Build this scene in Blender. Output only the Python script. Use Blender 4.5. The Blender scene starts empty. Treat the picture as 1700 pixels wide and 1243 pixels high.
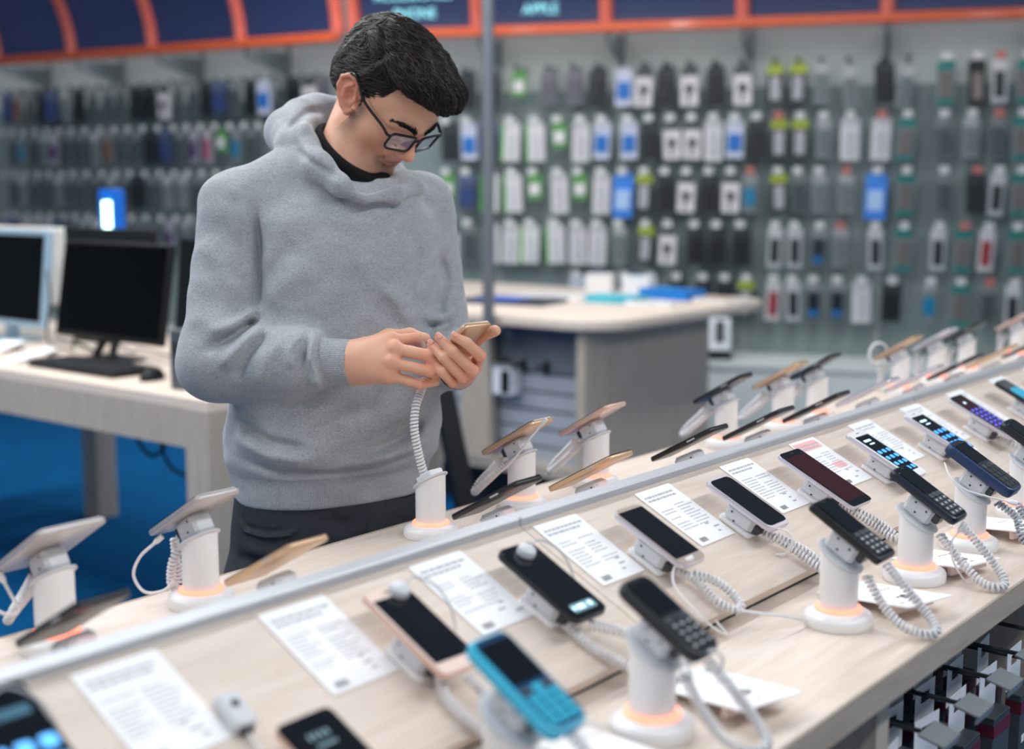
import bpy, bmesh, math, random
import numpy as np
from mathutils import Matrix, Vector, Euler

random.seed(7)
scene = bpy.context.scene
COL = scene.collection
PI = math.pi

# ------------------------------------------------------------------ camera, world, lights, exposure
cam_data = bpy.data.cameras.new('camera')
cam = bpy.data.objects.new('camera', cam_data)
COL.objects.link(cam)
cam_data.sensor_width = 36.0
cam_data.lens = 46.59
cam_data.clip_start = 0.02
AZ = math.radians(38.8)
PITCH = math.radians(8.06)
fw = Vector((math.cos(AZ)*math.cos(PITCH), math.sin(AZ)*math.cos(PITCH), -math.sin(PITCH)))
rt = Vector((math.sin(AZ), -math.cos(AZ), 0))
up = rt.cross(fw)
cam.matrix_world = Matrix(((rt.x, up.x, -fw.x, 0), (rt.y, up.y, -fw.y, 0), (rt.z, up.z, -fw.z, 1.47), (0, 0, 0, 1)))
cam_data.dof.use_dof = True
cam_data.dof.focus_distance = 1.92
cam_data.dof.aperture_fstop = 2.5
scene.camera = cam

scene.view_settings.view_transform = 'Standard'
scene.view_settings.look = 'None'
scene.view_settings.gamma = 1.0
scene.view_settings.exposure = 0.28
scene.view_settings.use_curve_mapping = False

world = bpy.data.worlds.new('store_ambient')
scene.world = world
world.use_nodes = True
wbg = world.node_tree.nodes['Background']
wbg.inputs[0].default_value = (0.80, 0.88, 0.95, 1)
wbg.inputs[1].default_value = 0.40

LAMPS = [(x, y) for x in (-0.6, 1.5, 3.2, 4.9) for y in (-0.9, 2.35, 4.1, 5.9)]
LAMP_Z = 3.3
for (x, y) in LAMPS:
    ld = bpy.data.lights.new('ceiling_lamp_light', 'AREA')
    ld.shape = 'RECTANGLE'
    ld.size = 1.5; ld.size_y = 0.26
    ld.energy = 21 if x < 2 else 14.5
    ld.color = (0.97, 0.985, 1.0)
    lo = bpy.data.objects.new('ceiling_lamp_light', ld)
    lo.location = (x, y, LAMP_Z - 0.012)
    COL.objects.link(lo)

# ------------------------------------------------------------------ helpers
def s2l(c):
    c = c/255.0
    return c/12.92 if c <= 0.04045 else ((c+0.055)/1.055)**2.4
def c8(r, g, b): return (s2l(r), s2l(g), s2l(b), 1.0)

MATS = {}
def mat(name, col, rough=0.5, metal=0.0, var=0.08, scale=25.0, bump=0.0, bscale=250.0, emit=None, es=0.0,
        coat=0.0, spec=0.5, stretch=(1, 1, 1), trans=0.0, alpha=1.0, sheen=0.0, subsurf=0.0):
    if name in MATS: return MATS[name]
    m = bpy.data.materials.new(name); m.use_nodes = True
    nt = m.node_tree; n = nt.nodes; l = nt.links
    b = n['Principled BSDF']
    tc = n.new('ShaderNodeTexCoord'); mp = n.new('ShaderNodeMapping'); mp.inputs['Scale'].default_value = stretch
    l.new(tc.outputs['Object'], mp.inputs['Vector'])
    nz = n.new('ShaderNodeTexNoise'); nz.inputs['Scale'].default_value = scale; nz.inputs['Detail'].default_value = 4
    l.new(mp.outputs[0], nz.inputs['Vector'])
    mx = n.new('ShaderNodeMix'); mx.data_type = 'RGBA'
    mx.inputs[6].default_value = tuple(min(1, c*(1-var)) for c in col[:3])+(1,)
    mx.inputs[7].default_value = tuple(min(1, c*(1+var)) for c in col[:3])+(1,)
    l.new(nz.outputs['Fac'], mx.inputs[0]); l.new(mx.outputs[2], b.inputs['Base Color'])
    b.inputs['Roughness'].default_value = rough; b.inputs['Metallic'].default_value = metal
    b.inputs['Specular IOR Level'].default_value = spec
    b.inputs['Coat Weight'].default_value = coat; b.inputs['Coat Roughness'].default_value = 0.05
    b.inputs['Transmission Weight'].default_value = trans; b.inputs['Alpha'].default_value = alpha
    b.inputs['Sheen Weight'].default_value = sheen
    if subsurf:
        b.inputs['Subsurface Weight'].default_value = subsurf
        b.inputs['Subsurface Radius'].default_value = (0.012, 0.005, 0.003)
        b.inputs['Subsurface Scale'].default_value = 0.6
    if bump:
        nb = n.new('ShaderNodeTexNoise'); nb.inputs['Scale'].default_value = bscale; nb.inputs['Detail'].default_value = 5
        l.new(mp.outputs[0], nb.inputs['Vector'])
        bp = n.new('ShaderNodeBump'); bp.inputs['Strength'].default_value = bump; bp.inputs['Distance'].default_value = 0.002
        l.new(nb.outputs['Fac'], bp.inputs['Height']); l.new(bp.outputs[0], b.inputs['Normal'])
    if emit:
        b.inputs['Emission Color'].default_value = emit; b.inputs['Emission Strength'].default_value = es
    MATS[name] = m
    return m

def wood(name, c1, c2, rough=0.45, along='X', scale=5.0):
    if name in MATS: return MATS[name]
    m = bpy.data.materials.new(name); m.use_nodes = True
    nt = m.node_tree; n = nt.nodes; l = nt.links; b = n['Principled BSDF']
    tc = n.new('ShaderNodeTexCoord'); mp = n.new('ShaderNodeMapping')
    st = {'X': (1, 11, 11), 'Y': (11, 1, 11), 'Z': (11, 11, 1)}[along]
    mp.inputs['Scale'].default_value = st
    l.new(tc.outputs['Object'], mp.inputs['Vector'])
    n1 = n.new('ShaderNodeTexNoise'); n1.inputs['Scale'].default_value = scale; n1.inputs['Detail'].default_value = 8; n1.inputs['Distortion'].default_value = 1.2
    n2 = n.new('ShaderNodeTexNoise'); n2.inputs['Scale'].default_value = scale*9; n2.inputs['Detail'].default_value = 3
    l.new(mp.outputs[0], n1.inputs['Vector']); l.new(mp.outputs[0], n2.inputs['Vector'])
    ad = n.new('ShaderNodeMath'); ad.operation = 'MULTIPLY_ADD'; ad.inputs[1].default_value = 0.35
    l.new(n2.outputs['Fac'], ad.inputs[0]); l.new(n1.outputs['Fac'], ad.inputs[2])
    cr = n.new('ShaderNodeValToRGB')
    cr.color_ramp.elements[0].position = 0.42; cr.color_ramp.elements[0].color = c2
    cr.color_ramp.elements[1].position = 0.82; cr.color_ramp.elements[1].color = c1
    l.new(ad.outputs[0], cr.inputs[0]); l.new(cr.outputs[0], b.inputs['Base Color'])
    b.inputs['Roughness'].default_value = rough
    bp = n.new('ShaderNodeBump'); bp.inputs['Strength'].default_value = 0.06; bp.inputs['Distance'].default_value = 0.001
    l.new(n2.outputs['Fac'], bp.inputs['Height']); l.new(bp.outputs[0], b.inputs['Normal'])
    MATS[name] = m
    return m

def glass_mat(name, tint, ior_mix=0.12, rough=0.02):
    if name in MATS: return MATS[name]
    m = bpy.data.materials.new(name); m.use_nodes = True
    nt = m.node_tree; n = nt.nodes; l = nt.links
    n.remove(n['Principled BSDF']); out = n['Material Output']
    tr = n.new('ShaderNodeBsdfTransparent'); tr.inputs[0].default_value = tint
    gl = n.new('ShaderNodeBsdfGlossy'); gl.inputs['Roughness'].default_value = rough
    fr = n.new('ShaderNodeFresnel'); fr.inputs[0].default_value = 1.5
    ad = n.new('ShaderNodeMath'); ad.operation = 'MULTIPLY'; ad.inputs[1].default_value = ior_mix; ad.use_clamp = True
    l.new(fr.outputs[0], ad.inputs[0])
    mx = n.new('ShaderNodeMixShader')
    l.new(ad.outputs[0], mx.inputs[0]); l.new(tr.outputs[0], mx.inputs[1]); l.new(gl.outputs[0], mx.inputs[2])
    l.new(mx.outputs[0], out.inputs['Surface'])
    MATS[name] = m
    return m

def tag(o, label=None, cat=None, group=None, kind=None):
    if label: o['label'] = label
    if cat: o['category'] = cat
    if group: o['group'] = group
    if kind: o['kind'] = kind
    return o

def empty(name, M=None, label=None, cat=None, group=None):
    o = bpy.data.objects.new(name, None); o.empty_display_size = 0.02
    COL.objects.link(o)
    if M is not None: o.matrix_world = M if isinstance(M, Matrix) else Matrix.Translation(M)
    return tag(o, label, cat, group)

def frame(o, x, y, z):
    x, y, z = Vector(x).normalized(), Vector(y).normalized(), Vector(z).normalized()
    return Matrix(((x.x, y.x, z.x, o[0]), (x.y, y.y, z.y, o[1]), (x.z, y.z, z.z, o[2]), (0, 0, 0, 1)))
def place(x, y, z, rz=0.0, rx=0.0):
    return Matrix.Translation((x, y, z)) @ Matrix.Rotation(rz, 4, 'Z') @ Matrix.Rotation(rx, 4, 'X')

class MB:
    def __init__(s): s.v = []; s.f = []; s.m = Matrix.Identity(4)
    def add(s, vs, fs):
        o = len(s.v); M = s.m
        s.v += [tuple(M @ Vector(p)) for p in vs]
        s.f += [tuple(i+o for i in f) for f in fs]
        return s
    def box(s, c, size, M=None, bev=0.0):
        hx, hy, hz = size[0]/2, size[1]/2, size[2]/2
        b = min(bev, hx*.45, hy*.45, hz*.45)
        if b <= 0:
            vs = [(sx*hx, sy*hy, sz*hz) for sz in (-1, 1) for sy in (-1, 1) for sx in (-1, 1)]
            fs = [(0, 2, 3, 1), (4, 5, 7, 6), (0, 1, 5, 4), (2, 6, 7, 3), (0, 4, 6, 2), (1, 3, 7, 5)]
        else:
            vs = []; fs = []
            # chamfered box: octagonal outline rings
            def octo(i, z):
                X, Y = hx-i, hy-i
                return [(-X+b, -Y, z), (X-b, -Y, z), (X, -Y+b, z), (X, Y-b, z), (X-b, Y, z), (-X+b, Y, z), (-X, Y-b, z), (-X, -Y+b, z)]
            rings = [octo(b*.7, -hz), octo(0, -hz+b), octo(0, hz-b), octo(b*.7, hz)]
            for r in rings: vs += r
            for k in range(3):
                for i in range(8):
                    j = (i+1) % 8
                    fs.append((k*8+i, k*8+j, k*8+8+j, k*8+8+i))
            fs.append(tuple(range(7, -1, -1))); fs.append(tuple(range(24, 32)))
        L = Matrix.Translation(c) @ (M if M is not None else Matrix.Identity(4))
        return s.add([tuple(L @ Vector(p)) for p in vs], fs)
    def rprism(s, w, l, t, r, bev=0.0, z0=0.0, n=5, c=(0, 0)):
        """rounded rectangle slab, centred, from z0 to z0+t"""
        def outline(ins, z):
            W, L, R = w/2-ins, l/2-ins, max(r-ins, 0.0005)
            o = []
            for (cx, cy, a0) in ((W-R, L-R, 0), (-W+R, L-R, PI/2), (-W+R, -L+R, PI), (W-R, -L+R, 1.5*PI)):
                for k in range(n):
                    a = a0+PI/2*k/(n-1)
                    o.append((c[0]+cx+R*math.cos(a), c[1]+cy+R*math.sin(a), z))
            return o
        if bev > 0: rings = [outline(bev, z0), outline(bev*.3, z0+bev*.3), outline(0, z0+bev), outline(0, z0+t-bev), outline(bev*.3, z0+t-bev*.3), outline(bev, z0+t)]
        else: rings = [outline(0, z0), outline(0, z0+t)]
        vs = [p for q in rings for p in q]; N = 4*n; fs = []
        for k in range(len(rings)-1):
            for i in range(N):
                j = (i+1) % N
                fs.append((k*N+i, k*N+j, (k+1)*N+j, (k+1)*N+i))
        fs.append(tuple(range(N-1, -1, -1))); fs.append(tuple(range((len(rings)-1)*N, len(rings)*N)))
        return s.add(vs, fs)
    def lathe(s, prof, n=32, c=(0, 0, 0), M=None):
        vs = []; fs = []
        for (r, z) in prof:
            for i in range(n):
                a = 2*PI*i/n
                vs.append((r*math.cos(a), r*math.sin(a), z))
        for k in range(len(prof)-1):
            for i in range(n):
                j = (i+1) % n
                fs.append((k*n+i, k*n+j, (k+1)*n+j, (k+1)*n+i))
        fs.append(tuple(range(n-1, -1, -1))); fs.append(tuple(range((len(prof)-1)*n, len(prof)*n)))
        L = Matrix.Translation(c) @ (M if M is not None else Matrix.Identity(4))
        return s.add([tuple(L @ Vector(p)) for p in vs], fs)
    def tube(s, pts, r, n=8, closed=False, cap=True):
        pts = [Vector(p) for p in pts]; N = len(pts); vs = []; fs = []
        nrm = None
        for i, p in enumerate(pts):
            if closed: t = pts[(i+1) % N]-pts[i-1]
            else: t = pts[min(i+1, N-1)]-pts[max(i-1, 0)]
            t.normalize()
            if nrm is None:
                nrm = t.orthogonal().normalized()
            nrm = (nrm-t*nrm.dot(t)).normalized()
            bn = t.cross(nrm)
            rr = r[i] if isinstance(r, (list, tuple)) else r
            for k in range(n):
                a = 2*PI*k/n
                q = p+nrm*(rr*math.cos(a))+bn*(rr*math.sin(a))
                vs.append(tuple(q))
        for i in range(N if closed else N-1):
            j = (i+1) % N
            for k in range(n):
                k2 = (k+1) % n
                fs.append((i*n+k, i*n+k2, j*n+k2, j*n+k))
        if cap and not closed:
            fs.append(tuple(range(n-1, -1, -1))); fs.append(tuple(range((N-1)*n, N*n)))
        return s.add(vs, fs)
    def coil(s, path, R=0.0044, r=0.0020, pitch=0.0054, seg=10, n=6):
        P = spline(path, 60)
        d = [0]
        for a, b in zip(P, P[1:]): d.append(d[-1]+(b-a).length)
        L = d[-1]; turns = L/pitch; N = int(turns*seg)
        pts = []; nrm = None; j = 0
        for i in range(N+1):
            x = L*i/N
            while j < len(d)-2 and d[j+1] < x: j += 1
            f = (x-d[j])/max(d[j+1]-d[j], 1e-9)
            p = P[j].lerp(P[j+1], f); t = (P[j+1]-P[j]).normalized()
            if nrm is None: nrm = t.orthogonal().normalized()
            nrm = (nrm-t*nrm.dot(t)).normalized(); bn = t.cross(nrm)
            a = 2*PI*i/seg
            pts.append(p+nrm*(R*math.cos(a))+bn*(R*math.sin(a)))
        return s.tube(pts, r, n)
    def quad(s, a, b, c, d): return s.add([a, b, c, d], [(0, 1, 2, 3)])
    def data(s, name, material, smooth=False):
        me = bpy.data.meshes.new(name)
        me.from_pydata(s.v, [], s.f); me.update()
        if smooth:
            me.polygons.foreach_set('use_smooth', [True]*len(me.polygons))
            if smooth != 'full':
                try: me.set_sharp_from_angle(angle=math.radians(40))
                except Exception: pass
        me.materials.append(material)
        return me
    def build(s, name, material, parent=None, smooth=False, M=None):
        o = bpy.data.objects.new(name, s.data(name, material, smooth))
        COL.objects.link(o)
        if parent is not None: o.parent = parent
        if M is not None: o.matrix_local = M
        return o

def spline(pts, n):
    """Catmull-Rom through points"""
    P = [Vector(p) for p in pts]
    P = [P[0]*2-P[1]]+P+[P[-1]*2-P[-2]]
    out = []; k = len(P)-3; m = max(2, n//k)
    for i in range(k):
        a, b, c, d = P[i:i+4]
        for j in range(m):
            t = j/m
            out.append(0.5*((2*b)+(c-a)*t+(2*a-5*b+4*c-d)*t*t+(3*b-a-3*c+d)*t**3))
    out.append(P[-2].copy())
    return out

def copy_tree(o, M=None, parent=None):
    c = o.copy(); COL.objects.link(c)
    if parent is not None: c.parent = parent
    elif M is not None: c.matrix_world = M
    for ch in o.children: copy_tree(ch, None, c)
    return c

def text_mb(body, size, M, depth=0.0004):
    cu = bpy.data.curves.new('text', 'FONT'); cu.body = body; cu.size = size; cu.extrude = depth
    cu.align_x = 'CENTER'; cu.align_y = 'CENTER'
    o = bpy.data.objects.new('text', cu); COL.objects.link(o)
    dg = bpy.context.evaluated_depsgraph_get(); me = o.evaluated_get(dg).to_mesh()
    mb = MB(); mb.m = M
    mb.add([tuple(v.co) for v in me.vertices], [tuple(p.vertices) for p in me.polygons])
    o.evaluated_get(dg).to_mesh_clear()
    bpy.data.objects.remove(o); bpy.data.curves.remove(cu)
    return mb

# ------------------------------------------------------------------ shared materials
M_wood = wood('birch_laminate', c8(222, 208, 196), c8(208, 191, 175), 0.42)
M_woodY = wood('birch_laminate_cross', c8(222, 208, 196), c8(208, 191, 175), 0.42, 'Y')
M_woodedge = wood('birch_edge_band', c8(178, 166, 152), c8(158, 146, 132), 0.5)
M_woodZ = wood('grey_beige_laminate', c8(190, 178, 164), c8(170, 158, 144), 0.5, 'Z')
M_white = mat('white_plastic', c8(233, 232, 232), 0.32, var=0.02)
M_whitegrey = mat('grey_white_plastic', c8(205, 207, 212), 0.4, var=0.03)
M_cord = mat('white_cord_rubber', c8(226, 225, 226), 0.45, var=0.03)
M_greycord = mat('grey_cord_rubber', c8(176, 182, 190), 0.45, var=0.03)
M_paper = mat('white_paper', c8(240, 240, 241), 0.6, var=0.01)
M_print = mat('grey_print', c8(176, 177, 184), 0.7, var=0.1)
M_printdark = mat('dark_print', c8(92, 92, 98), 0.7)
M_printred = mat('red_print', c8(240, 178, 180), 0.7)
M_alu = mat('brushed_aluminium', c8(186, 190, 196), 0.38, 0.55, stretch=(1, 60, 60), scale=12)
M_black = mat('black_plastic', c8(20, 21, 24), 0.35, var=0.1)
M_darkrubber = mat('dark_rubber', c8(36, 38, 42), 0.6)
M_screen = mat('black_screen_glass', c8(11, 13, 18), 0.06, var=0.05, coat=0.4)
M_glow = mat('orange_glow_ring', c8(255, 130, 90), 0.4, emit=(1.0, 0.25, 0.17, 1), es=1.5)
M_screw = mat('dark_screw', c8(70, 72, 76), 0.4, 0.6)
M_darkmetal = mat('black_wire', c8(44, 47, 50), 0.42, 0.2)

# ================================================================== structure
M_carpet = mat('blue_carpet', c8(0, 78, 128), 0.95, var=0.22, scale=9, bump=0.5, bscale=320, spec=0.1)
fl = MB().box((4, 4.5, -0.05), (18, 19, 0.1)).build('floor', M_carpet)
tag(fl, 'blue carpet floor of the shop', kind='structure')

# two gently angled stretches of the display wall
WA = Vector((5.6553, 10.8411, 0)); WK = Vector((6.3226, 6.1483, 0)); WB = Vector((8.1304, 1.7990, 0))
M_wall_hi = mat('pale_wall_panel', c8(196, 206, 202), 0.6, var=0.03, scale=3)
M_wall_lo = mat('slate_wall_panel', c8(128, 142, 142), 0.6, var=0.05, scale=3)
M_seam = mat('wall_upright_grey', c8(150, 158, 158), 0.5)
M_shelfwhite = mat('white_base_shelf', c8(226, 232, 228), 0.5, var=0.02)
WALLS = []
for nm, a, b in (('wall_back_left', WA, WK), ('wall_back_right', WK, WB)):
    d = (b-a); L = d.length; d.normalize()
    nrm = Vector((d.y, -d.x, 0))            # faces the shop
    if nrm.dot(Vector((-1, -0.7, 0))) < 0: nrm = -nrm
    F = frame(b, -d, nrm, (0, 0, 1))          # local x runs from b back to a, y into the shop
    w = empty(nm, F); tag(w, kind='structure')
    n_p = max(1, round(L/0.787)); step = L/n_p
    for i in range(n_p):
        MB().box((step*(i+.5), -0.03, 1.03), (step-0.008, 0.05, 2.06)).build('lower_panel', M_wall_lo, w)
        MB().box((step*(i+.5), -0.03, 2.785), (step-0.008, 0.05, 1.44)).build('upper_panel', M_wall_hi, w)
    for i in range(n_p+1):
        MB().box((step*i, 0.0, 1.75), (0.035, 0.03, 3.5)).build('upright', M_seam, w)
    MB().box((L/2, 0.24, 0.44), (L, 0.48, 0.035)).build('base_shelf', M_shelfwhite, w)
    MB().box((L/2, 0.24, 0.21), (L, 0.44, 0.42)).build('plinth', M_shelfwhite, w)
    WALLS.append((F, L, step, n_p, nrm))

# orange canopy with navy light-box panels above the wall
M_orange = mat('orange_canopy_frame', c8(226, 96, 48), 0.35, var=0.06, coat=0.3)
M_orangepink = mat('glossy_coral_rib', c8(232, 112, 92), 0.2, var=0.04, coat=0.6)
M_navy = mat('navy_canopy_panel', c8(38, 50, 84), 0.45, var=0.05, emit=c8(30, 40, 80), es=0.25)
M_cyanletters = mat('cyan_letters', c8(150, 225, 235), 0.4, emit=c8(140, 220, 235), es=0.8)
M_brown = mat('burnt_orange_fascia', c8(150, 72, 32), 0.5, var=0.1)
M_bracket = mat('grey_bracket', c8(120, 130, 132), 0.5)
PR = 0.46
def canopy_profile(t):      # t 0 bottom .. 1 top ; concave panel leaning outward
    return (PR+0.14*t*t, 2.40+0.43*t)
ci = 0
for (F, L, step, n_p, nrm) in WALLS:
    c = empty('light_box_canopy', F, ['orange canopy with plain navy panels above the far wall of phone cases',
              'orange canopy with navy panels and cyan lettering above the green and white packs'][ci], 'canopy')
    st = L/n_p
    MB().box((L/2, PR+0.01, 2.385), (L, 0.07, 0.055), bev=.01).build('bottom_rail', M_orange, c)
    MB().box((L/2, PR+0.15, 2.865), (L, 0.09, 0.07), bev=.01).build('top_rail', M_orange, c)
    MB().box((L/2, PR+0.02, 3.25), (L, 0.12, 0.70)).build('fascia', M_brown, c)
    MB().box((L/2+(.04 if ci == 0 else -.04), PR/2, 2.92), (L-.10, PR, 0.02)).build('canopy_roof', M_shelfwhite, c)
    for i in range(n_p):
        mb = MB(); N = 8; x0, x1 = st*i+0.03, st*(i+1)-0.03
        vs = []
        for k in range(N+1):
            y, z = canopy_profile(k/N)
            vs += [(x0, y, z), (x1, y, z), (x0, y-0.02, z), (x1, y-0.02, z)]
        fs = []
        for k in range(N):
            a = 4*k
            fs += [(a, a+1, a+5, a+4), (a+2, a+6, a+7, a+3), (a, a+4, a+6, a+2), (a+1, a+3, a+7, a+5)]
        fs += [(0, 2, 3, 1), (4*N, 4*N+1, 4*N+3, 4*N+2)]
        pn = mb.add(vs, fs).build('navy_panel', M_navy, c)
        if ci == 1 and i in (n_p-1, n_p-2):
            zc = 2.63
            for (txt, zz, sz) in (('ACCESSORIES', 2.605, 0.082), (('PHONE', 'APPLE')[n_p-1-i], 2.500, 0.082)):
                t = (zz-2.40)/0.43; yy = PR+0.14*t*t+0.012; sl = math.atan2(0.28*t, 0.43)
                xc = (x0+x1)/2
                TM = frame((xc, yy, zz), (-1, 0, 0), (0, math.sin(sl), math.cos(sl)), (0, math.cos(sl), -math.sin(sl)))
                text_mb(txt, sz, TM, 0.002).build('lettering', M_cyanletters, pn)
    for i in range(n_p+1):
        pts = []; r = []
        for k in range(9):
            y, z = canopy_profile(k/8); pts.append((st*i, y+0.012, z))
        MB().tube(pts, 0.042, 8).build('rib', M_orangepink, c, smooth=True)
        if ci == 0 and i == 0: continue
        MB().add([(st*i-.012, 0.01, 2.36), (st*i-.012, PR-.03, 2.36), (st*i-.012, PR-.03, 2.31), (st*i-.012, 0.16, 2.245), (st*i-.012, 0.01, 2.215),
                  (st*i+.012, 0.01, 2.36), (st*i+.012, PR-.03, 2.36), (st*i+.012, PR-.03, 2.31), (st*i+.012, 0.16, 2.245), (st*i+.012, 0.01, 2.215)],
                 [(0, 1, 2, 3, 4), (9, 8, 7, 6, 5), (0, 5, 6, 1), (1, 6, 7, 2), (2, 7, 8, 3), (3, 8, 9, 4), (4, 9, 5, 0)]).build('bracket_arm', M_bracket, c)
    # strip lamp under the canopy that washes the top of the wall
    sl_ = MB().box((L/2, PR-0.08, 2.425), (L*0.96, 0.05, 0.02)).build('strip_lamp', mat('strip_lamp_glow', c8(240, 248, 250), 0.4, emit=(0.9, 0.97, 1, 1), es=4.0), c)
    ci += 1

# hanging linear lamps of the shop ceiling
M_lampglow = mat('lamp_diffuser', c8(250, 250, 250), 0.4, emit=(0.97, 0.985, 1, 1), es=5.0)
M_lamphouse = mat('lamp_housing', c8(210, 212, 214), 0.4)
lp = None
for i, (x, y) in enumerate(LAMPS):
    if lp is None:
        lp = empty('linear_lamp', (x, y, LAMP_Z), 'long white ceiling lamp hanging over the shop floor', 'lamp', 'ceiling lamps')
        MB().box((0, 0, 0.045), (1.6, 0.32, 0.06)).build('housing', M_lamphouse, lp)
        MB().box((0, 0, 0.006), (1.5, 0.26, 0.012)).build('diffuser', M_lampglow, lp)
        for sx in (-.6, .6): MB().tube([(sx, 0, 0.07), (sx, 0, 0.75)], 0.004, 6).build('suspension_wire', M_darkmetal, lp)
    else:
        copy_tree(lp, Matrix.Translation((x, y, LAMP_Z)))
tag(MB().box((0.3, WA.y+0.35, 1.75), (10.8, 0.1, 3.5)).build('wall_left', M_wall_hi), kind='structure')
M_ceil = mat('ceiling_grey', c8(205, 210, 212), 0.9)
tag(MB().box((3, 4.5, 4.1), (16, 18, 0.1)).build('ceiling', M_ceil), kind='structure')

# ================================================================== display table
ZT = 0.95; Y0, YR, Y1 = 0.541, 0.968, 1.395
SLOPE = 0.5; SA = math.atan(SLOPE)
ZR = 1.075
X0, X1 = -0.75, 5.40
tbl = empty('display_table', (0, 0, 0), 'long birch display table with sloped boards and a grey ridge strip', 'table')
MB().box(((X0+X1)/2, (Y0+Y1)/2, ZT-0.016), (X1-X0, Y1-Y0-0.004, 0.032)).build('tabletop', M_wood, tbl)
MB().box(((X0+X1)/2, Y0+0.001, ZT-0.0165), (X1-X0, 0.004, 0.034)).build('edge_band', M_woodedge, tbl)
MB().box(((X0+X1)/2, Y1-0.001, ZT-0.0165), (X1-X0, 0.004, 0.034)).build('edge_band', M_woodedge, tbl)
seams = [X0, 0.02, 1.205, 2.40, 3.60, 4.50, X1]
bt = 0.014; blen = (YR-0.757)/math.cos(SA)
for side in (1, -1):
    for a, b in zip(seams, seams[1:]):
        ang = SA*side
        yc = YR-side*(YR-0.757)/2; zc = ZR-SLOPE*(YR-0.757)/2
        n = Vector((0, -math.sin(SA)*side, math.cos(SA)))
        c = Vector(((a+b)/2, yc, zc))-n*bt/2
        MB().box((0, 0, 0), (b-a-0.0015, blen, bt)).build('slope_board', M_wood, tbl, M=Matrix.Translation(c) @ Matrix.Rotation(ang, 4, 'X'))
    for a, b in zip(seams, seams[1:]):     # low riser under the board edge
        MB().box(((a+b)/2, YR-side*(YR-0.775), ZT+0.003), (b-a-0.1, 0.012, 0.006)).build('board_riser', M_darkrubber, tbl)
for a, b in zip(seams, seams[1:]):
    MB().box(((a+b)/2, YR, ZR-0.001), (b-a-0.001, 0.024, 0.012), bev=.002).build('ridge_strip', M_alu, tbl)
# carcass: slatted back panel and wooden divider panels below the top
M_slat = mat('grey_slat_panel', c8(118, 122, 128), 0.5, var=0.04)
M_groove = mat('slat_groove_grey', c8(70, 74, 80), 0.5)
for side, yb in ((1, 0.80), (-1, 1.136)):
    for k in range(8):
        MB().box(((X0+X1)/2, yb, 0.115+k*0.105), (X1-X0-0.1, 0.016, 0.098)).build('slat', M_slat, tbl)
MB().box(((X0+X1)/2, 0.968, 0.47), (X1-X0-0.12, 0.30, 0.90)).build('core_panel', M_groove, tbl)
for x in (X0+0.03, 1.375, 2.03, 3.0, 4.2, X1-0.03):
    MB().box((x, 0.968, 0.459), (0.035, 0.80, 0.917)).build('divider_panel', M_woodZ, tbl)
MB().box(((X0+X1)/2, 0.968, 0.04), (X1-X0-0.1, 0.78, 0.08)).build('plinth', M_woodZ, tbl)

SN = Vector((0, -math.sin(SA), math.cos(SA)))       # normal of the near slope
SU = Vector((0, math.cos(SA), math.sin(SA)))        # uphill on the near slope
def on_slope(X, Y, h=0.0, side=1):
    """frame on the sloped board at world X, Y; h above the board. side -1 = far slope"""
    dy = (YR-Y) if side == 1 else (Y-YR)
    p = Vector((X, Y, ZR-SLOPE*dy))
    n = Vector((0, -math.sin(SA)*side, math.cos(SA))); u = Vector((0, math.cos(SA)*side, math.sin(SA)))
    return frame(p+n*h, (side, 0, 0), u, n)

# ------------------------------------------------------------------ price cards on the slope
def card(X, Y, label, red=False, w=0.086, l=0.118, side=1, rot=0.0):
    F = on_slope(X, Y, 0.0006, side) @ Matrix.Rotation(rot, 4, 'Z')
    c = empty('price_card', F, label, 'price card')
    MB().rprism(w, l, 0.0008, 0.002).build('sheet', M_paper, c)
    z = 0.00095; mb = MB(); rnd = random.Random(int(X*1000))
    def bar(m, x, y, bw, bh): m.quad((x, y, z), (x+bw, y, z), (x+bw, y+bh, z), (x, y+bh, z))
    h = l/2
    for k, y in enumerate((h-0.016, h-0.023)):
        x = -w/2+0.007
        while x < w/2-0.012 and not (k == 1 and x > 0.022):
            bw = rnd.uniform(.004, .012); bar(mb, x, y, bw, .0034); x += bw+.0015
    for col in (-w/2+0.006, 0.002):
        for k in range(9):
            if rnd.random() < .15: continue
            x = col; y = h-0.040-k*0.0056
            while x < col+rnd.uniform(.018, .034):
                bw = rnd.uniform(.003, .008); bar(mb, x, y, bw, .0017); x += bw+.001
    for k in range(3): bar(mb, 0.006+rnd.uniform(0, .02), -h+0.030-k*.009, rnd.uniform(.006, .014), .003)
    tag(mb.build('print', M_print, c), kind='stuff')
    m2 = MB(); x = -w/2+0.010
    while x < -w/2+0.026: bar(m2, x, -h+0.005, .0009, .008); x += .0016
    tag(m2.build('barcode', M_printdark, c), kind='stuff')
    if red:
        m3 = MB(); z = 0.00092
        bar(m3, -w/2+.004, h-.026, w-.012, .020); m3.build('red_heading', M_printred, c)
        m3 = MB(); bar(m3, -.004, -h+.040, .034, .014); m3.build('red_price', M_printred, c)
    return c
CARD_X = [0.635, 0.836, 1.045, 1.262, 1.481, 1.703, 1.918, 2.135, 2.355, 2.58, 2.82, 3.04]
CARD_L = ['price card beside the loose white security sensor', 'price card between the white sensor and the rose gold phone',
          'price card between the rose gold phone and the black phone with a lit badge', 'price card left of the silver phone with pale chin',
          'price card right of the silver phone with pale chin', 'price card with a barcode below the ridge behind the big dark phone',
          'price card with pale red heading and red price', 'price card right of the white phone with blue icons',
          'price card beside the white phone showing blue app rows', 'price card beside the phone with a red brown screen',
          'price card beside the phone with the teal picture', 'last price card along the ridge in view']
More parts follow.
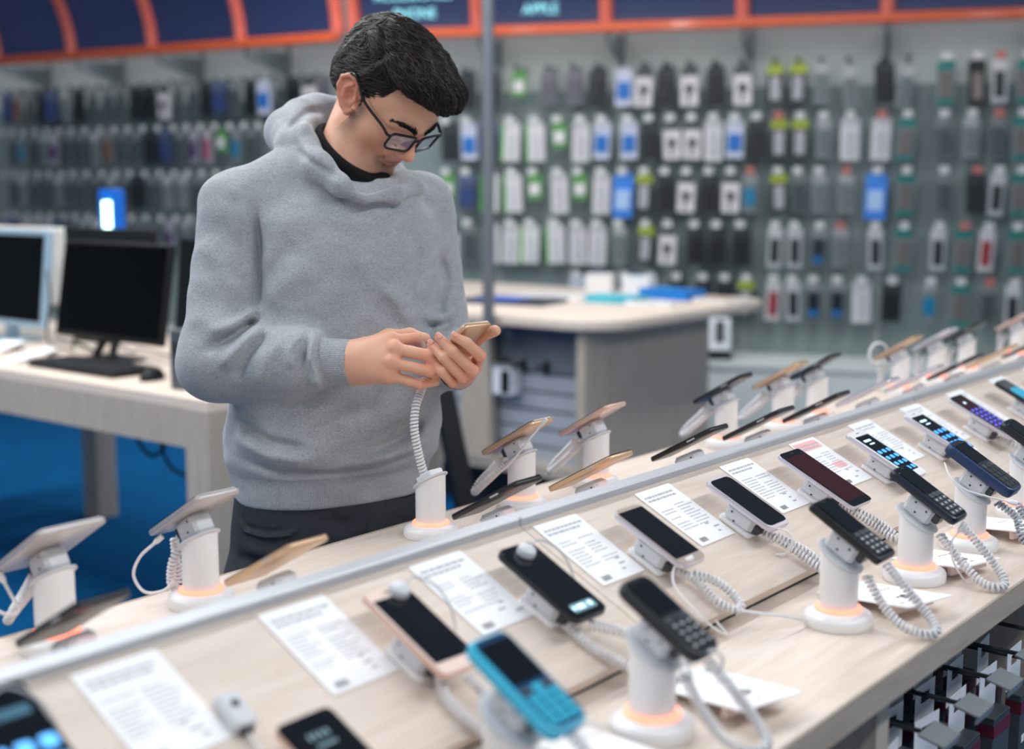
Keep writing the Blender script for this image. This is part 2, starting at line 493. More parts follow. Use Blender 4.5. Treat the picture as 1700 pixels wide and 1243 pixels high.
for x, lb in zip(CARD_X, CARD_L): card(x, 0.897, lb, red=(x == 1.918), rot=random.uniform(-.015, .015))
for x, yy, lb in ((0.86, 1.075, 'curled price sheet lying on the far slope near the tablet stand'), (1.215, 1.075, 'price sheet on the far slope beside the empty stand')):
    card(x, yy, lb, side=-1)

# loose tilted price plates on the near strip
def front_card(X, label, w=0.085, l=0.145, txt='20', Y=0.645, rz=-0.28):
    F = Matrix.Translation((X, Y, ZT+0.0130)) @ Matrix.Rotation(rz, 4, 'Z') @ Matrix.Rotation(math.radians(-7), 4, 'X')
    c = empty('price_plate', F, label, 'price plate')
    MB().rprism(w, l, 0.0016, 0.003).build('plate', M_paper, c)
    MB().box((0, -l*.30, -0.006), (w*.9, 0.006, 0.012)).build('foot', mat('clear_acrylic', c8(225, 200, 195), 0.1, var=.02), c)
    MB().box((0, l*.42, -0.002), (w*.9, 0.006, 0.004)).build('foot', MATS['clear_acrylic'], c)
    text_mb(txt, 0.020, Matrix.Translation((0.002, -l*.22, 0.0020)) @ Matrix.Rotation(0.3, 4, 'Z')).build('price', M_printdark, c)
    mb = MB()
    for k in range(4):
        for j in range(3): mb.quad((-.03+j*.014, -l*.36-k*.0+.0, .0018), (-.022+j*.014, -l*.36, .0018), (-.022+j*.014, -l*.36+.0022, .0018), (-.03+j*.014, -l*.36+.0022, .0018))
    for j in range(4): mb.quad((.004+j*.007, .012, .0018), (.009+j*.007, .012, .0018), (.009+j*.007, .0145, .0018), (.004+j*.007, .0145, .0018))
    tag(mb.build('print', M_printdark, c), kind='stuff')
    return c
front_card(1.142, 'white price plate beside the keypad phone with black rounded body')
front_card(0.932, 'white price plate under the bright blue keypad phone')
front_card(1.545, 'white price plate behind the long coil of the slim black keypad phone')
front_card(1.752, 'white price plate beside the stand of the dark blue keyed phone', l=0.12)
front_card(1.99, 'white price plate beside the stand of the navy rugged phone', l=0.13)

# ------------------------------------------------------------------ security stands
CUT = math.radians(31)
def make_stand(label, group=None, bracket=True):
    e = empty('display_stand', Matrix.Identity(4), label, 'stand', group)
    R = 0.0228
    MB().lathe([(0.0405, 0), (0.0412, 0.002), (0.0412, 0.010), (0.0395, 0.014), (0.034, 0.0172), (0.028, 0.0185), (R+.004, 0.0188)], 40).build('base', M_white, e, smooth=True)
    MB().lathe([(R+.001, 0.0186), (R+.0050, 0.0186), (R+.0054, 0.0205), (R+.0040, 0.0226), (R, 0.0232)], 40).build('glow_ring', M_glow, e, smooth=True)
    n = 40; vs = []; fs = []; t = math.tan(CUT)
    for k, z in enumerate((0.0186, None)):
        for i in range(n):
            a = 2*PI*i/n; x, y = R*math.cos(a), R*math.sin(a)
            vs.append((x, y, z if z else 0.0825+y*t))
    for i in range(n):
        j = (i+1) % n; fs.append((i, j, n+j, n+i))
    fs += [tuple(range(n-1, -1, -1)), tuple(range(n, 2*n))]
    MB().add(vs, fs).build('column', M_white, e, smooth=True)
    mb = MB()
    S = Matrix.Translation((0, 0, 0.083)) @ Matrix.Rotation(CUT, 4, 'X')
    mb.m = S @ Matrix.Diagonal((1, 1/math.cos(CUT), 1, 1))
    mb.lathe([(R+.0005, -.001), (R+.0035, .0005), (R+.0036, .0022), (R+.002, .0034), (R-.002, .0036)], 40)
    mb.build('rim', M_whitegrey, e, smooth=True)
    if bracket:
        mb = MB(); mb.m = S
        mb.box((0, 0.002, 0.0167), (0.030, 0.040, 0.0264), bev=.004)
        br = mb.build('phone_bracket', M_whitegrey, e)
        mb = MB(); mb.m = S
        for (y, z) in ((.010, .024), (.004, .012), (-.008, .022)): mb.box((-0.0152, y, z), (.0012, .0026, .0026), bev=.0005)
        for (y, z) in ((.010, .024), (.004, .012)): mb.box((0.0152, y, z), (.0012, .0026, .0026), bev=.0005)
        tag(mb.build('screws', M_screw, br), kind='stuff')
        mb = MB(); mb.m = S
        mb.box((0, -0.022, 0.020), (0.022, 0.010, 0.014), bev=.002).build('socket', M_screw, br)
    else:
        mb = MB(); mb.m = S
        mb.box((0, 0.003, 0.0075), (0.028, 0.034, 0.010), bev=.002).build('dock_seat', M_white, e)
    return e
PHONE_LIFT = 0.0343
def stand_phone_frame(Ms, lift=PHONE_LIFT, along=0.0):
    return Ms @ Matrix.Translation((0, 0, 0.083)) @ Matrix.Rotation(CUT, 4, 'X') @ Matrix.Translation((0, along, lift))

LOOPS = {   # coil paths in stand space: (x, y, z); -y is the low side of the column
    'a': [(0.000, -0.034, 0.066), (0.002, -0.050, 0.040), (0.001, -0.075, 0.016), (0.004, -0.104, 0.008), (0.018, -0.114, 0.010), (0.030, -0.098, 0.024), (0.026, -0.072, 0.052), (0.014, -0.052, 0.080)],
    'b': [(0.004, -0.030, 0.066), (0.012, -0.050, 0.040), (0.006, -0.082, 0.014), (0.006, -0.106, 0.007), (0.022, -0.112, 0.010), (0.034, -0.096, 0.028), (0.026, -0.070, 0.060), (0.016, -0.054, 0.080)],
    'c': [(0.010, -0.034, 0.070), (0.016, -0.060, 0.052), (0.006, -0.074, 0.024), (0.012, -0.092, 0.009), (0.028, -0.094, 0.012), (0.038, -0.080, 0.032), (0.026, -0.058, 0.068)],
    'r': [(0.004, -0.030, 0.072), (0.006, -0.050, 0.052), (0.006, -0.080, 0.026), (0.002, -0.098, 0.012), (-0.006, -0.106, 0.014), (-0.010, -0.098, 0.028), (-0.008, -0.072, 0.052), (-0.004, -0.046, 0.076)],
    's': [(0.004, -0.034, 0.070), (0.010, -0.042, 0.050), (0.008, -0.050, 0.024), (0.000, -0.054, 0.010), (-0.008, -0.058, 0.020), (-0.008, -0.060, 0.050), (-0.004, -0.056, 0.076)],
}
def stand(X, label, kind='a', side=1, bracket=True, Y=None, cord=True, fine=True, cordmat=None, rz=0.0):
    e = make_stand(label, None, bracket)
    Yp = Y if Y is not None else (0.657 if side == 1 else 1.313)
    e.matrix_world = place(X, Yp, ZT+0.0004, (0 if side == 1 else PI)+rz)
    if cord:
        if fine: MB().coil(LOOPS[kind]).build('coiled_cord', cordmat or M_cord, e, smooth='full')
        else: MB().coil(LOOPS[kind], seg=8, n=4, pitch=.0058, r=.0021).build('coiled_cord', cordmat or M_cord, e, smooth='full')
    return e

# ================================================================== phones
def icon_mat(name, col, es): return mat(name, col, 0.4, emit=col, es=es)
M_icon = icon_mat('blue_lit_icon', c8(70, 150, 235), 1.1)
M_iconw = icon_mat('pale_lit_digits', c8(190, 225, 235), 0.9)
M_iconteal = icon_mat('teal_lit_picture', c8(40, 140, 170), 0.55)
M_iconviolet = icon_mat('violet_lit_icon', c8(90, 100, 230), 0.8)
M_key = mat('dark_key', c8(62, 68, 74), 0.45)
M_keypale = mat('pale_key_legend', c8(205, 208, 212), 0.5)
def phone(name, label, M, w=0.058, l=0.122, t=0.0076, r=0.008, body=None, screen='glass', face=None, chin=0.012, top=0.012,
          side=0.0025, ui=None, home=False, cat='phone', group=None, extras=()):
    """local frame: x width, y length (top at +y), z out of the screen; origin at the centre"""
    e = empty(name, M, label, cat, group)
    MB().rprism(w, l, t, r, bev=min(0.0022, t*.3), z0=-t/2).build('body', body, e, smooth=True)
    z = t/2
    if face is not None: MB().rprism(w-.0016, l-.0016, .0005, r-.001, z0=z-.0001).build('front_glass', face, e)
    sw, sl = w-2*side, l-chin-top; sc = (0, (chin-top)/2)
    scr = MB().rprism(sw, sl, .0005, .0012 if chin > .006 else r-.002, z0=z+.0002, c=sc).build('screen', M_screen if screen == 'glass' else screen, e)
    zz = z+.00085
    def ico(mb, x, y, a, b):
        q = MB(); q.m = Matrix.Translation((0, 0, 0)); mb.rprism(a, b, .0001, min(a, b)*.25, z0=zz, n=3, c=(x, y))
    if ui == 'grid':
        mb = MB()
        for i in range(4):
            for j in range(3): ico(mb, -sw/2+sw*(j+.5)/3, sc[1]-sl/2+.007+i*sl*.16, sw*.20, sw*.17)
        mb.build('app_icons', M_icon, scr)
        mb = MB(); ico(mb, -sw*.08, sc[1]+sl*.36, sw*.50, .005); ico(mb, -sw*.05, sc[1]+sl*.27, sw*.35, .0028)
        mb.build('clock_digits', M_iconw, scr)
    if ui == 'violet':
        mb = MB()
        for i in range(8):
            for j in range(3): ico(mb, -sw/2+sw*(j+.5)/3, sc[1]-sl/2+.01+i*sl*.085, sw*.14, sw*.10)
        mb.build('app_icons', M_iconviolet, scr)
        mb = MB(); ico(mb, -sw*.1, sc[1]+sl*.38, sw*.16, .006); mb.build('badge', M_iconw, scr)
    if ui == 'badge':
        mb = MB(); ico(mb, 0, sc[1]-sl*.40, sw*.74, .013); mb.build('lit_badge', mat('lit_badge_teal', c8(86, 120, 128), .4, emit=c8(90, 125, 132), es=.6), scr)
        mb = MB(); zz += .0002; ico(mb, -.004, sc[1]-sl*.40, .014, .007); ico(mb, .012, sc[1]-sl*.395, .007, .007); ico(mb, -.016, sc[1]-sl*.40, .005, .006); mb.build('badge_glyph', M_iconw, scr)
    if ui == 'clock':
        mb = MB()
        for k in range(4): ico(mb, -.0100+k*.0062, sc[1]+sl*.34, .0036, .0075)
        ico(mb, 0, sc[1]+sl*.24, .022, .003)
        mb.build('clock_digits', mat('dim_clock', c8(110, 140, 148), .4, emit=c8(110, 140, 148), es=.15), scr)
    if ui == 'picture':
        mb = MB(); ico(mb, 0, sc[1]-.004, sw*.92, sl*.74); mb.build('lit_picture', M_iconteal, scr)
    if ui == 'bigicons':
        mb = MB()
        for i in range(3):
            for j in range(3): ico(mb, -sw/2+sw*(j+.5)/3, sc[1]-sl/2+.016+i*.021, sw*.24, sw*.22)
        mb.build('app_icons', icon_mat('bright_blue_icon', c8(90, 170, 240), 1.0), scr)
        mb = MB(); ico(mb, 0, sc[1]+sl*.30, sw*.8, .010); mb.build('widget', mat('widget_teal', c8(50, 90, 110), .4, emit=c8(50, 100, 120), es=.4), scr)
    if chin > .008 and home == 'ring':
        MB().lathe([(.0046, 0), (.0046, .0004)], 20, c=(0, -l/2+chin/2, z+.0003)).build('home_button', M_whitegrey, e)
    if home == 'bar':
        MB().rprism(.013, .0045, .0005, .002, z0=z+.0002, c=(0, -l/2+chin/2)).build('home_button', M_alu, e)
    if top > .008: MB().rprism(.011, .0014, .0003, .0006, z0=z+.0003, c=(0, l/2-top/2)).build('earpiece', M_darkrubber, e)
    MB().box((w/2+.0002, l*.18, 0), (.0010, .016, .0022), bev=.0003).build('side_button', M_alu, e)
    return e

def keypad_phone(label, M, body, face, w=0.050, l=0.112, t=0.0130, r=0.011, keycol=None, scr_len=0.045, rows=4, legend=True, taper=False, soft=True):
    e = empty('keypad_phone', M, label, 'phone')
    MB().rprism(w, l, t, r, bev=.0036, z0=-t/2).build('body', body, e, smooth=True)
    z = t/2
    f = MB().rprism(w-.007, l-.007, .0008, r-.003, z0=z-.0003).build('front_panel', face, e)
    MB().rprism(w-.010, scr_len, .0006, .002, z0=z+.0004, c=(0, l/2-.010-scr_len/2)).build('screen', M_screen, e)
    ktop = l/2-.010-scr_len-.004
    kw = w-.010; kh = (ktop+l/2-.007)
    nr = rows+1; rh = kh/nr
    for i in range(nr):
        for j in range(3):
            x = -kw/2+kw*(j+.5)/3; y = ktop-rh*(i+.5)
            if i == 0 and j == 1 and soft:
                k = MB().rprism(kw/3*.86, rh*.98, .0012, .003, bev=.0003, z0=z+.0002, c=(x, y)).build('navigation_key', M_key if keycol is None else keycol, e)
            else:
                k = MB().rprism(kw/3*(.90 if legend else .82), rh*(.84 if legend else .78), .0010, .0016, bev=.0003, z0=z+.0002, c=(x, y)).build('key', M_key if i == 0 else (keycol or M_key), e)
            if legend and i > 0:
                MB().rprism(kw/3*.30, rh*.30, .0002, .0006, z0=z+.00125, n=3, c=(x-.001, y)).build('key_legend', M_keypale, k)
    MB().rprism(.010, .0014, .0004, .0006, z0=z+.0005, c=(0, l/2-.006)).build('earpiece', M_darkrubber, e)
    return e

# ------------------------------------------------------------------ mounts on the sloped boards
def slope_mount(X, Y, label, side=1, cord=None, fine=True, cordmat=None, coilr=.0042, glow=False):
    F = on_slope(X, Y, 0.0004, side)
    e = empty('phone_mount', F, label, 'phone mount')
    MB().rprism(0.034, 0.052, 0.006, 0.006, bev=.001, z0=0.0).build('foot', M_white, e, smooth=True)
    br = MB().box((0, 0.000, 0.0170), (0.030, 0.046, 0.0240), bev=.005).build('bracket', M_whitegrey, e)
    mb = MB()
    for (y, z) in ((.012, .020), (.004, .010)): mb.box((-0.0152, y, z), (.0012, .0026, .0026), bev=.0005); mb.box((0.0152, y, z), (.0012, .0026, .0026), bev=.0005)
    tag(mb.build('screws', M_screw, br), kind='stuff')
    MB().box((0.0, -0.027, 0.014), (0.020, 0.010, 0.012), bev=.002).build('socket', M_screw, br)
    if glow: MB().rprism(0.036, 0.012, 0.005, 0.004, z0=0.004, c=(0, 0.030)).build('glow_strip', M_glow, e)
    if cord:
        if fine: MB().coil(cord, R=coilr).build('coiled_cord', cordmat or M_cord, e, smooth='full')
        else: MB().coil(cord, seg=8, n=4, pitch=.0058, r=.0021).build('coiled_cord', cordmat or M_cord, e, smooth='full')
    return e
def sm_phone(X, Y=0.851, h=0.034, side=1, tilt=0.0, rot=0.0):
    return on_slope(X, Y, h, side) @ Matrix.Rotation(rot, 4, 'Z') @ Matrix.Rotation(tilt, 4, 'X')

M_rose = mat('rose_gold_shell', c8(226, 190, 172), 0.3, 0.35, var=.03)
M_rosefront = mat('rose_front', c8(236, 212, 200), 0.25, var=.02)
M_gold = mat('gold_shell', c8(214, 178, 142), 0.32, 0.45, var=.03)
M_silver = mat('silver_shell', c8(208, 204, 214), 0.28, 0.5, var=.03)
M_silverfront = mat('pale_lilac_front', c8(214, 205, 214), 0.25, var=.02)
M_champagne = mat('champagne_chin', c8(196, 180, 166), 0.3, 0.3)
M_graph = mat('graphite_shell', c8(44, 48, 54), 0.3, 0.4)
M_whitefront = mat('white_phone_front', c8(238, 240, 240), 0.2, var=.01)
M_blackfront = mat('black_phone_front', c8(14, 16, 20), 0.08, var=.03, coat=.4)
M_brownscreen = mat('red_brown_screen', c8(58, 22, 22), 0.08, var=.1, coat=.3)
M_keyblk = mat('matte_black_shell', c8(34, 38, 42), 0.45)
M_keyblkface = mat('satin_black_face', c8(28, 32, 37), 0.25)
M_cyan = mat('bright_blue_shell', c8(66, 190, 226), 0.35, var=.03)
M_cyankey = mat('bright_blue_key', c8(44, 178, 210), 0.4, var=.03)
M_cyanface = mat('deep_blue_face', c8(12, 66, 104), 0.3, var=.02)
M_navyshell = mat('navy_shell', c8(26, 52, 92), 0.4)
M_navyface = mat('dark_navy_face', c8(24, 34, 52), 0.3)
M_tabsilver = mat('silver_tablet_shell', c8(196, 190, 188), 0.34, 0.45)

# near slope, along the ridge
cA = [(0.000, -0.034, 0.014), (-0.012, -0.060, 0.008), (-0.010, -0.105, 0.008), (0.004, -0.138, 0.006), (0.022, -0.140, 0.008), (0.030, -0.110, 0.012), (0.022, -0.070, 0.016), (0.014, -0.052, 0.022)]
cB = [(-0.006, -0.034, 0.012), (0.000, -0.070, 0.007), (0.012, -0.115, 0.010), (0.030, -0.150, 0.018), (0.050, -0.158, 0.024), (0.060, -0.130, 0.022), (0.040, -0.080, 0.020), (0.012, -0.050, 0.018)]
cC = [(0.000, -0.034, 0.014), (0.014, -0.060, 0.012), (0.010, -0.095, 0.010), (0.020, -0.118, 0.010), (0.034, -0.112, 0.014), (0.030, -0.080, 0.020), (0.012, -0.052, 0.018)]
cD = [(0.004, -0.034, 0.014), (0.012, -0.062, 0.014), (0.018, -0.092, 0.012), (0.022, -0.118, 0.010), (0.030, -0.122, 0.012), (0.024, -0.090, 0.018), (0.010, -0.052, 0.018)]
slope_mount(0.500, 0.871, 'white mount under the phone showing big blue icons')
phone('smartphone', 'black phone showing big blue icons beside the curling grey wire', sm_phone(0.496, 0.874, tilt=.05), 0.064, 0.128, body=M_graph, face=M_blackfront, chin=.006, top=.006, ui='bigicons')
slope_mount(0.716, 0.790, 'white mount under the black phone with a dim clock')
phone('smartphone', 'black phone with a dim clock in a pale rose shell', sm_phone(0.712, 0.760, h=.034), 0.062, 0.124, body=M_rose, face=M_blackfront, chin=.006, top=.006, ui='clock')
slope_mount(0.897, 0.846, 'white mount under the rose gold phone', cord=cA)
phone('smartphone', 'rose gold phone with black screen and grey sensor puck', sm_phone(0.903, 0.853, rot=-.03), 0.0585, 0.124, body=M_rose, face=M_rosefront, chin=.0155, top=.0150, side=.0035, home=False)
slope_mount(1.103, 0.844, 'white mount under the black phone with a lit badge', cord=cB, coilr=.0046)
phone('smartphone', 'black rounded phone with a lit badge at its foot', sm_phone(1.107, 0.851, rot=-.02), 0.0585, 0.124, r=.010, body=M_graph, face=M_blackfront, chin=.004, top=.004, ui='badge')
slope_mount(1.326, 0.852, 'white mount under the silver phone with pale chin', cord=cC)
phone('smartphone', 'silver phone with dark screen and pale champagne chin', sm_phone(1.332, 0.857), 0.0560, 0.114, r=.011, body=M_silver, face=M_champagne, chin=.0135, top=.007, side=.0022, home='bar')
slope_mount(1.546, 0.852, 'white mount under the lilac edged phone', cord=cD)
phone('smartphone', 'lilac edged phone with rounded dark screen', sm_phone(1.550, 0.857), 0.0560, 0.114, r=.011, body=M_silver, face=M_silverfront, chin=.006, top=.005, side=.0020)
slope_mount(1.763, 0.846, 'white mount under the big black phone with chrome rim', cord=cD)
phone('smartphone', 'big black phone with chrome rim and brown glare', sm_phone(1.768, 0.850), 0.066, 0.136, body=M_silver, face=M_blackfront, screen=M_brownscreen, chin=.013, top=.013)  # the brown glare is painted in as the screen colour
slope_mount(1.986, 0.846, 'white mount under the white phone with blue app rows')
phone('smartphone', 'white phone with rows of blue apps and a clock', sm_phone(1.990, 0.851), 0.060, 0.128, body=M_silver, face=M_whitefront, chin=.015, top=.015, side=.006, ui='grid')
slope_mount(2.216, 0.846, 'white mount partly behind the navy rugged phone', fine=False, cord=cD)
phone('smartphone', 'white edged phone with blue apps behind the navy rugged phone', sm_phone(2.222, 0.851), 0.060, 0.128, body=M_silver, face=M_whitefront, chin=.010, top=.014, side=.004, ui='grid')
slope_mount(2.434, 0.846, 'white mount under the phone with violet icons', fine=False, cord=cD)
phone('smartphone', 'phone with red brown screen and violet icon columns', sm_phone(2.440, 0.851), 0.062, 0.134, body=M_silver, face=M_blackfront, screen=M_brownscreen, chin=.008, top=.010, ui='violet')
slope_mount(2.690, 0.850, 'white mount with a red light under the teal phone', fine=False, cord=cC)
phone('smartphone', 'dark phone with teal picture on its screen', sm_phone(2.694, 0.856), 0.060, 0.128, body=M_graph, face=M_blackfront, chin=.010, top=.012, ui='picture')
slope_mount(2.93, 0.850, 'white mount at the end of the ridge row', fine=False, cord=cC)
phone('smartphone', 'white phone at the end of the ridge row', sm_phone(2.93, 0.856), 0.060, 0.128, body=M_silver, face=M_whitefront, chin=.013, top=.013)

# loose white security sensor with its wire on the slope
sn = empty('security_sensor', on_slope(0.690, 0.860, 0.0004, 1) @ Matrix.Rotation(-.15, 4, 'Z'), 'loose white security sensor with no phone on it', 'sensor')
MB().box((0, 0, 0.0075), (0.024, 0.040, 0.014), bev=.004).build('housing', M_whitegrey, sn)
MB().box((0, -0.021, 0.0070), (0.012, 0.006, 0.007), bev=.001).build('socket', M_darkrubber, sn)
MB().lathe([(.004, 0), (.004, .001)], 16, c=(0, .004, .0145)).build('indicator', M_screw, sn)
MB().tube(spline([(0, -0.024, 0.006), (0.002, -0.05, 0.003), (0.006, -0.09, 0.003), (0.012, -0.13, 0.003)], 24), 0.0018, 6).build('wire', M_cord, sn, smooth=True)

# grey sensor pucks with thin wire stuck on the top of two phones and on the icon phone
def puck(X, Y, h, label, pts, dx=0.0):
    F = on_slope(X, Y, h, 1)
    e = empty('sensor_puck', F, label, 'sensor')
    MB().lathe([(.0105, 0), (.011, .003), (.0100, .0075), (.0075, .0092)], 24).build('puck', M_whitegrey, e, smooth=True)
    MB().tube(spline(pts, 30), 0.0011, 6).build('wire', M_greycord, e, smooth=True)
WP = [(0.008, 0.002, 0.006), (0.024, 0.004, 0.010), (0.040, -0.012, 0.006), (0.048, -0.030, -0.006), (0.047, -0.045, -0.018), (0.040, -0.062, -0.032)]
puck(0.914, 0.896, 0.0392, 'grey sensor puck on the rose gold phone', WP)
puck(1.110, 0.891, 0.0392, 'grey sensor puck on the black phone with a lit badge', WP)
puck(0.482, 0.915, 0.0425, 'grey sensor puck on the phone showing big blue icons', WP)

# near strip: keypad phones on glowing stands
st = stand(0.815, 'white stand holding the bright blue keypad phone', 'a')
keypad_phone('bright blue keypad phone with dark screen', stand_phone_frame(st.matrix_world, .0371, .004), M_cyan, M_cyanface, w=.050, l=.108, keycol=M_cyankey, legend=False, scr_len=.046)
st = stand(1.032, 'white glowing stand holding the rounded black keypad phone', 'a')
keypad_phone('rounded matte black keypad phone on the glowing stand', stand_phone_frame(st.matrix_world, .0371, .004), M_keyblk, M_keyblkface, w=.0470, l=.104, r=.013, scr_len=.040, keycol=M_keyblk)
st = stand(1.442, 'white glowing stand holding the slim black keypad phone', 'a')
keypad_phone('slim black keypad phone with pale key legends and sharp corners', stand_phone_frame(st.matrix_world, .0361, .006), M_black, M_blackfront, w=.0475, l=.105, t=.011, r=.005, scr_len=.046)
st = stand(1.676, 'white glowing stand holding the dark blue keyed phone', 'b')
keypad_phone('dark slate keypad phone with brown screen glare and round keys', stand_phone_frame(st.matrix_world, .0366, .006), M_navyface, M_blackfront, w=.0475, l=.106, t=.012, r=.009, scr_len=.042)
st = stand(1.878, 'white stand with grey coil holding the navy rugged phone', 'c', cordmat=M_greycord)
keypad_phone('navy rugged keypad phone with thick blue case', stand_phone_frame(st.matrix_world, .0386, .006), M_navyshell, M_navyface, w=.050, l=.112, t=.016, r=.012, scr_len=.040, legend=False, keycol=M_keyblk)
st = stand(2.115, 'white stand with a hanging coil past the navy rugged phone', 'c')
keypad_phone('grey keypad phone on the stand past the navy rugged phone', stand_phone_frame(st.matrix_world, .0371, .006), M_graph, M_blackfront, w=.050, l=.116, scr_len=.046)

# thin white charging leads (separate cables)
def lead(label, pts, r=0.0013, m=None, plug=True):
    e = empty('charging_lead', Matrix.Identity(4), label, 'cable')
    P = spline(pts, 60)
    MB().tube(P, r, 6).build('wire', m or M_cord, e, smooth=True)
    if plug:
        d = (P[0]-P[2]).normalized()
        MB().tube([P[0], P[0]+d*0.004, P[0]+d*0.014], [.0022, .0038, .0038], 8).build('plug', M_white, e, smooth=True)
    return e

# ------------------------------------------------------------------ far side of the table
def far_phone_frame(Ms, lift=PHONE_LIFT, along=.010): return stand_phone_frame(Ms, lift, along)
FAR = [  # X, label stand, (phone label, w, l, body, front), loop
    (0.806, 'white stand under the wide silver tablet', ('wide silver tablet standing over the blue carpet', .088, .128, M_tabsilver, M_blackfront, 'tablet'), 'r', True),
    (1.010, 'white stand by the grey phone with a long white lead', ('grey phone with pale back on the stand with an open coil', .068, .122, M_tabsilver, M_blackfront, 'smartphone'), 's', True),
    (1.658, 'white stand under the gold phone with a plugged white lead', ('gold backed phone with white plug on its top', .062, .124, M_gold, M_blackfront, 'smartphone'), 'r', True),
    (1.868, 'white stand under the rose gold backed phone', ('rose gold backed phone tilted toward the counter', .062, .124, M_rose, M_blackfront, 'smartphone'), 'r', True),
    (2.322, 'white stand with a round white coil loop', ('dark phone with brown back above the round coil loop', .062, .124, M_graph, M_blackfront, 'smartphone'), 'r', False),
    (2.566, 'white stand with a grey bracket under the copper phone', ('copper backed phone on the grey bracket', .062, .124, M_gold, M_blackfront, 'smartphone'), 'r', False),
    (2.730, 'white stand under the dark phone with a chrome button', ('dark phone with a bright chrome button on its edge', .062, .124, M_graph, M_blackfront, 'smartphone'), 'r', False),
    (3.198, 'white stand with a thin round wire loop', ('gold phone with a thin round wire loop behind it', .062, .124, M_gold, M_blackfront, 'smartphone'), 's', False),
    (3.440, 'white stand under the pale silver phone', ('pale silver phone between the gold and the black phone', .062, .124, M_silver, M_whitefront, 'smartphone'), 's', False),
    (3.660, 'white stand under the plain black phone', ('plain black phone at the far run of stands', .062, .124, M_black, M_blackfront, 'smartphone'), 's', False),
    (4.092, 'white stand at the end of the far run', ('rose phone at the end of the far run', .062, .124, M_rose, M_whitefront, 'smartphone'), 's', False),
]
for (X, ls, (lp_, w, l, body, front, nm), loop, fine) in FAR:
    st = stand(X, ls, loop, side=-1, fine=fine)
    phone(nm, lp_, far_phone_frame(st.matrix_world), w, l, t=.0075, r=.009, body=body, face=front, chin=.012, top=.012, cat='tablet' if nm == 'tablet' else 'phone')
stand(1.438, 'white glowing stand whose phone is in the person\'s hands', side=-1, bracket=False, cord=False)

# phones lying on the far slope, seen edge on
FS = [(0.775, 'dark slab phone on the far slope near the wide tablet', M_graph, True), (1.03, 'gold phone lying on the far slope by the first stands', M_gold, False),
      (1.415, 'black curved phone on the far slope beside the empty stand', M_black, True), (1.63, 'gold edged phone on the far slope', M_gold, True),
      (1.905, 'black phone on the far slope behind the ridge strip', M_black, False), (2.135, 'dark grey phone on the far slope with a chrome edge', M_graph, True),
      (2.36, 'slim black phone on the far slope over an orange glow', M_black, True), (2.59, 'pale grey phone on the far slope', M_silver, False),
      (2.83, 'silver phone on the far slope toward the far run', M_silver, False), (3.07, 'dark phone on the far slope toward the far run', M_graph, True),
      (3.31, 'tan phone on the far slope toward the far run', M_gold, False), (3.58, 'black phone on the far slope by the end stands', M_black, True),
      (3.86, 'grey phone on the far slope by the end stands', M_graph, False)]
cF = [(0.004, -0.034, 0.014), (0.016, -0.050, 0.016), (0.026, -0.040, 0.018), (0.030, -0.020, 0.012), (0.034, 0.0, 0.008)]
for (X, lb, body, coil) in FS:
    X -= 0.085
    slope_mount(X, 1.085, 'white mount under the '+lb, side=-1, cord=cF if coil else None, fine=X < 2, glow=coil)
    phone('smartphone', lb, sm_phone(X, 1.076, h=.044, side=-1, tilt=.05), .060, .130, body=body, face=M_blackfront, chin=.012, top=.012)

lead('white lead hanging in a loop from the grey phone', [(0.9828, 1.3688, 1.0251), (0.9695, 1.3815, 1.0078), (0.9623, 1.3854, 0.9852), (0.9686, 1.3729, 0.9649), (0.9840, 1.3541, 0.9664), (0.9940, 1.3447, 0.9800)], .0022)
lead('white lead trailing from the wide tablet', [(0.7719, 1.3573, 1.0258), (0.7754, 1.3496, 1.0109), (0.7789, 1.3419, 0.9961), (0.7706, 1.3510, 0.9907), (0.7570, 1.3698, 0.9988)], .0020)
lead('white lead plugged into the gold backed phone', [(1.6364, 1.2571, 1.0966), (1.6253, 1.2798, 1.0645), (1.6192, 1.3044, 1.0330), (1.6128, 1.3241, 1.0137)], .0017)
lead('white lead plugged into the silver phone with pale chin', [(1.3183, 0.7990, 1.0277), (1.3066, 0.8042, 1.0220), (1.2966, 0.7968, 1.0052), (1.2904, 0.7680, 0.9862), (1.2977, 0.7462, 0.9657), (1.3154, 0.7377, 0.9541), (1.3223, 0.7556, 0.9645)], .0016)
lead('thin lead running from the board gap to the glowing stand', [(1.3414, 0.7346, 0.9764), (1.3561, 0.7155, 0.9729), (1.3771, 0.6964, 0.9685), (1.4121, 0.6824, 0.9564)], .0022, plug=False)
lead('thin lead running to the stand of the rounded black phone', [(0.9501, 0.7060, 0.9789), (0.9697, 0.6958, 0.9704), (0.9954, 0.6811, 0.9611)], .0022, plug=False)
lead('white lead curling beside the rounded black phone', [(1.0224, 0.6011, 1.0410), (1.0339, 0.5926, 1.0455), (1.0429, 0.5874, 1.0360), (1.0432, 0.5924, 1.0242), (1.0389, 0.6053, 1.0224)], .0016)
lead('white lead curling beside the lilac edged phone', [(1.5353, 0.7949, 1.0268), (1.5461, 0.7804, 1.0221), (1.5495, 0.7729, 1.0080), (1.5465, 0.7813, 0.9925), (1.5427, 0.7933, 0.9896)], .0014)
lead('white lead drooping below the dark slate keypad phone', [(1.6879, 0.6041, 1.0221), (1.6804, 0.6102, 1.0080), (1.6788, 0.6069, 0.9845), (1.6898, 0.5953, 0.9580), (1.6971, 0.5928, 0.9518)], .0013)
lead('white lead crossing under the navy rugged phone', [(1.8413, 0.5935, 1.0354), (1.8252, 0.6151, 1.0420), (1.8063, 0.6409, 1.0520), (1.8052, 0.6616, 1.0665), (1.8215, 0.6772, 1.0825)], .0013)
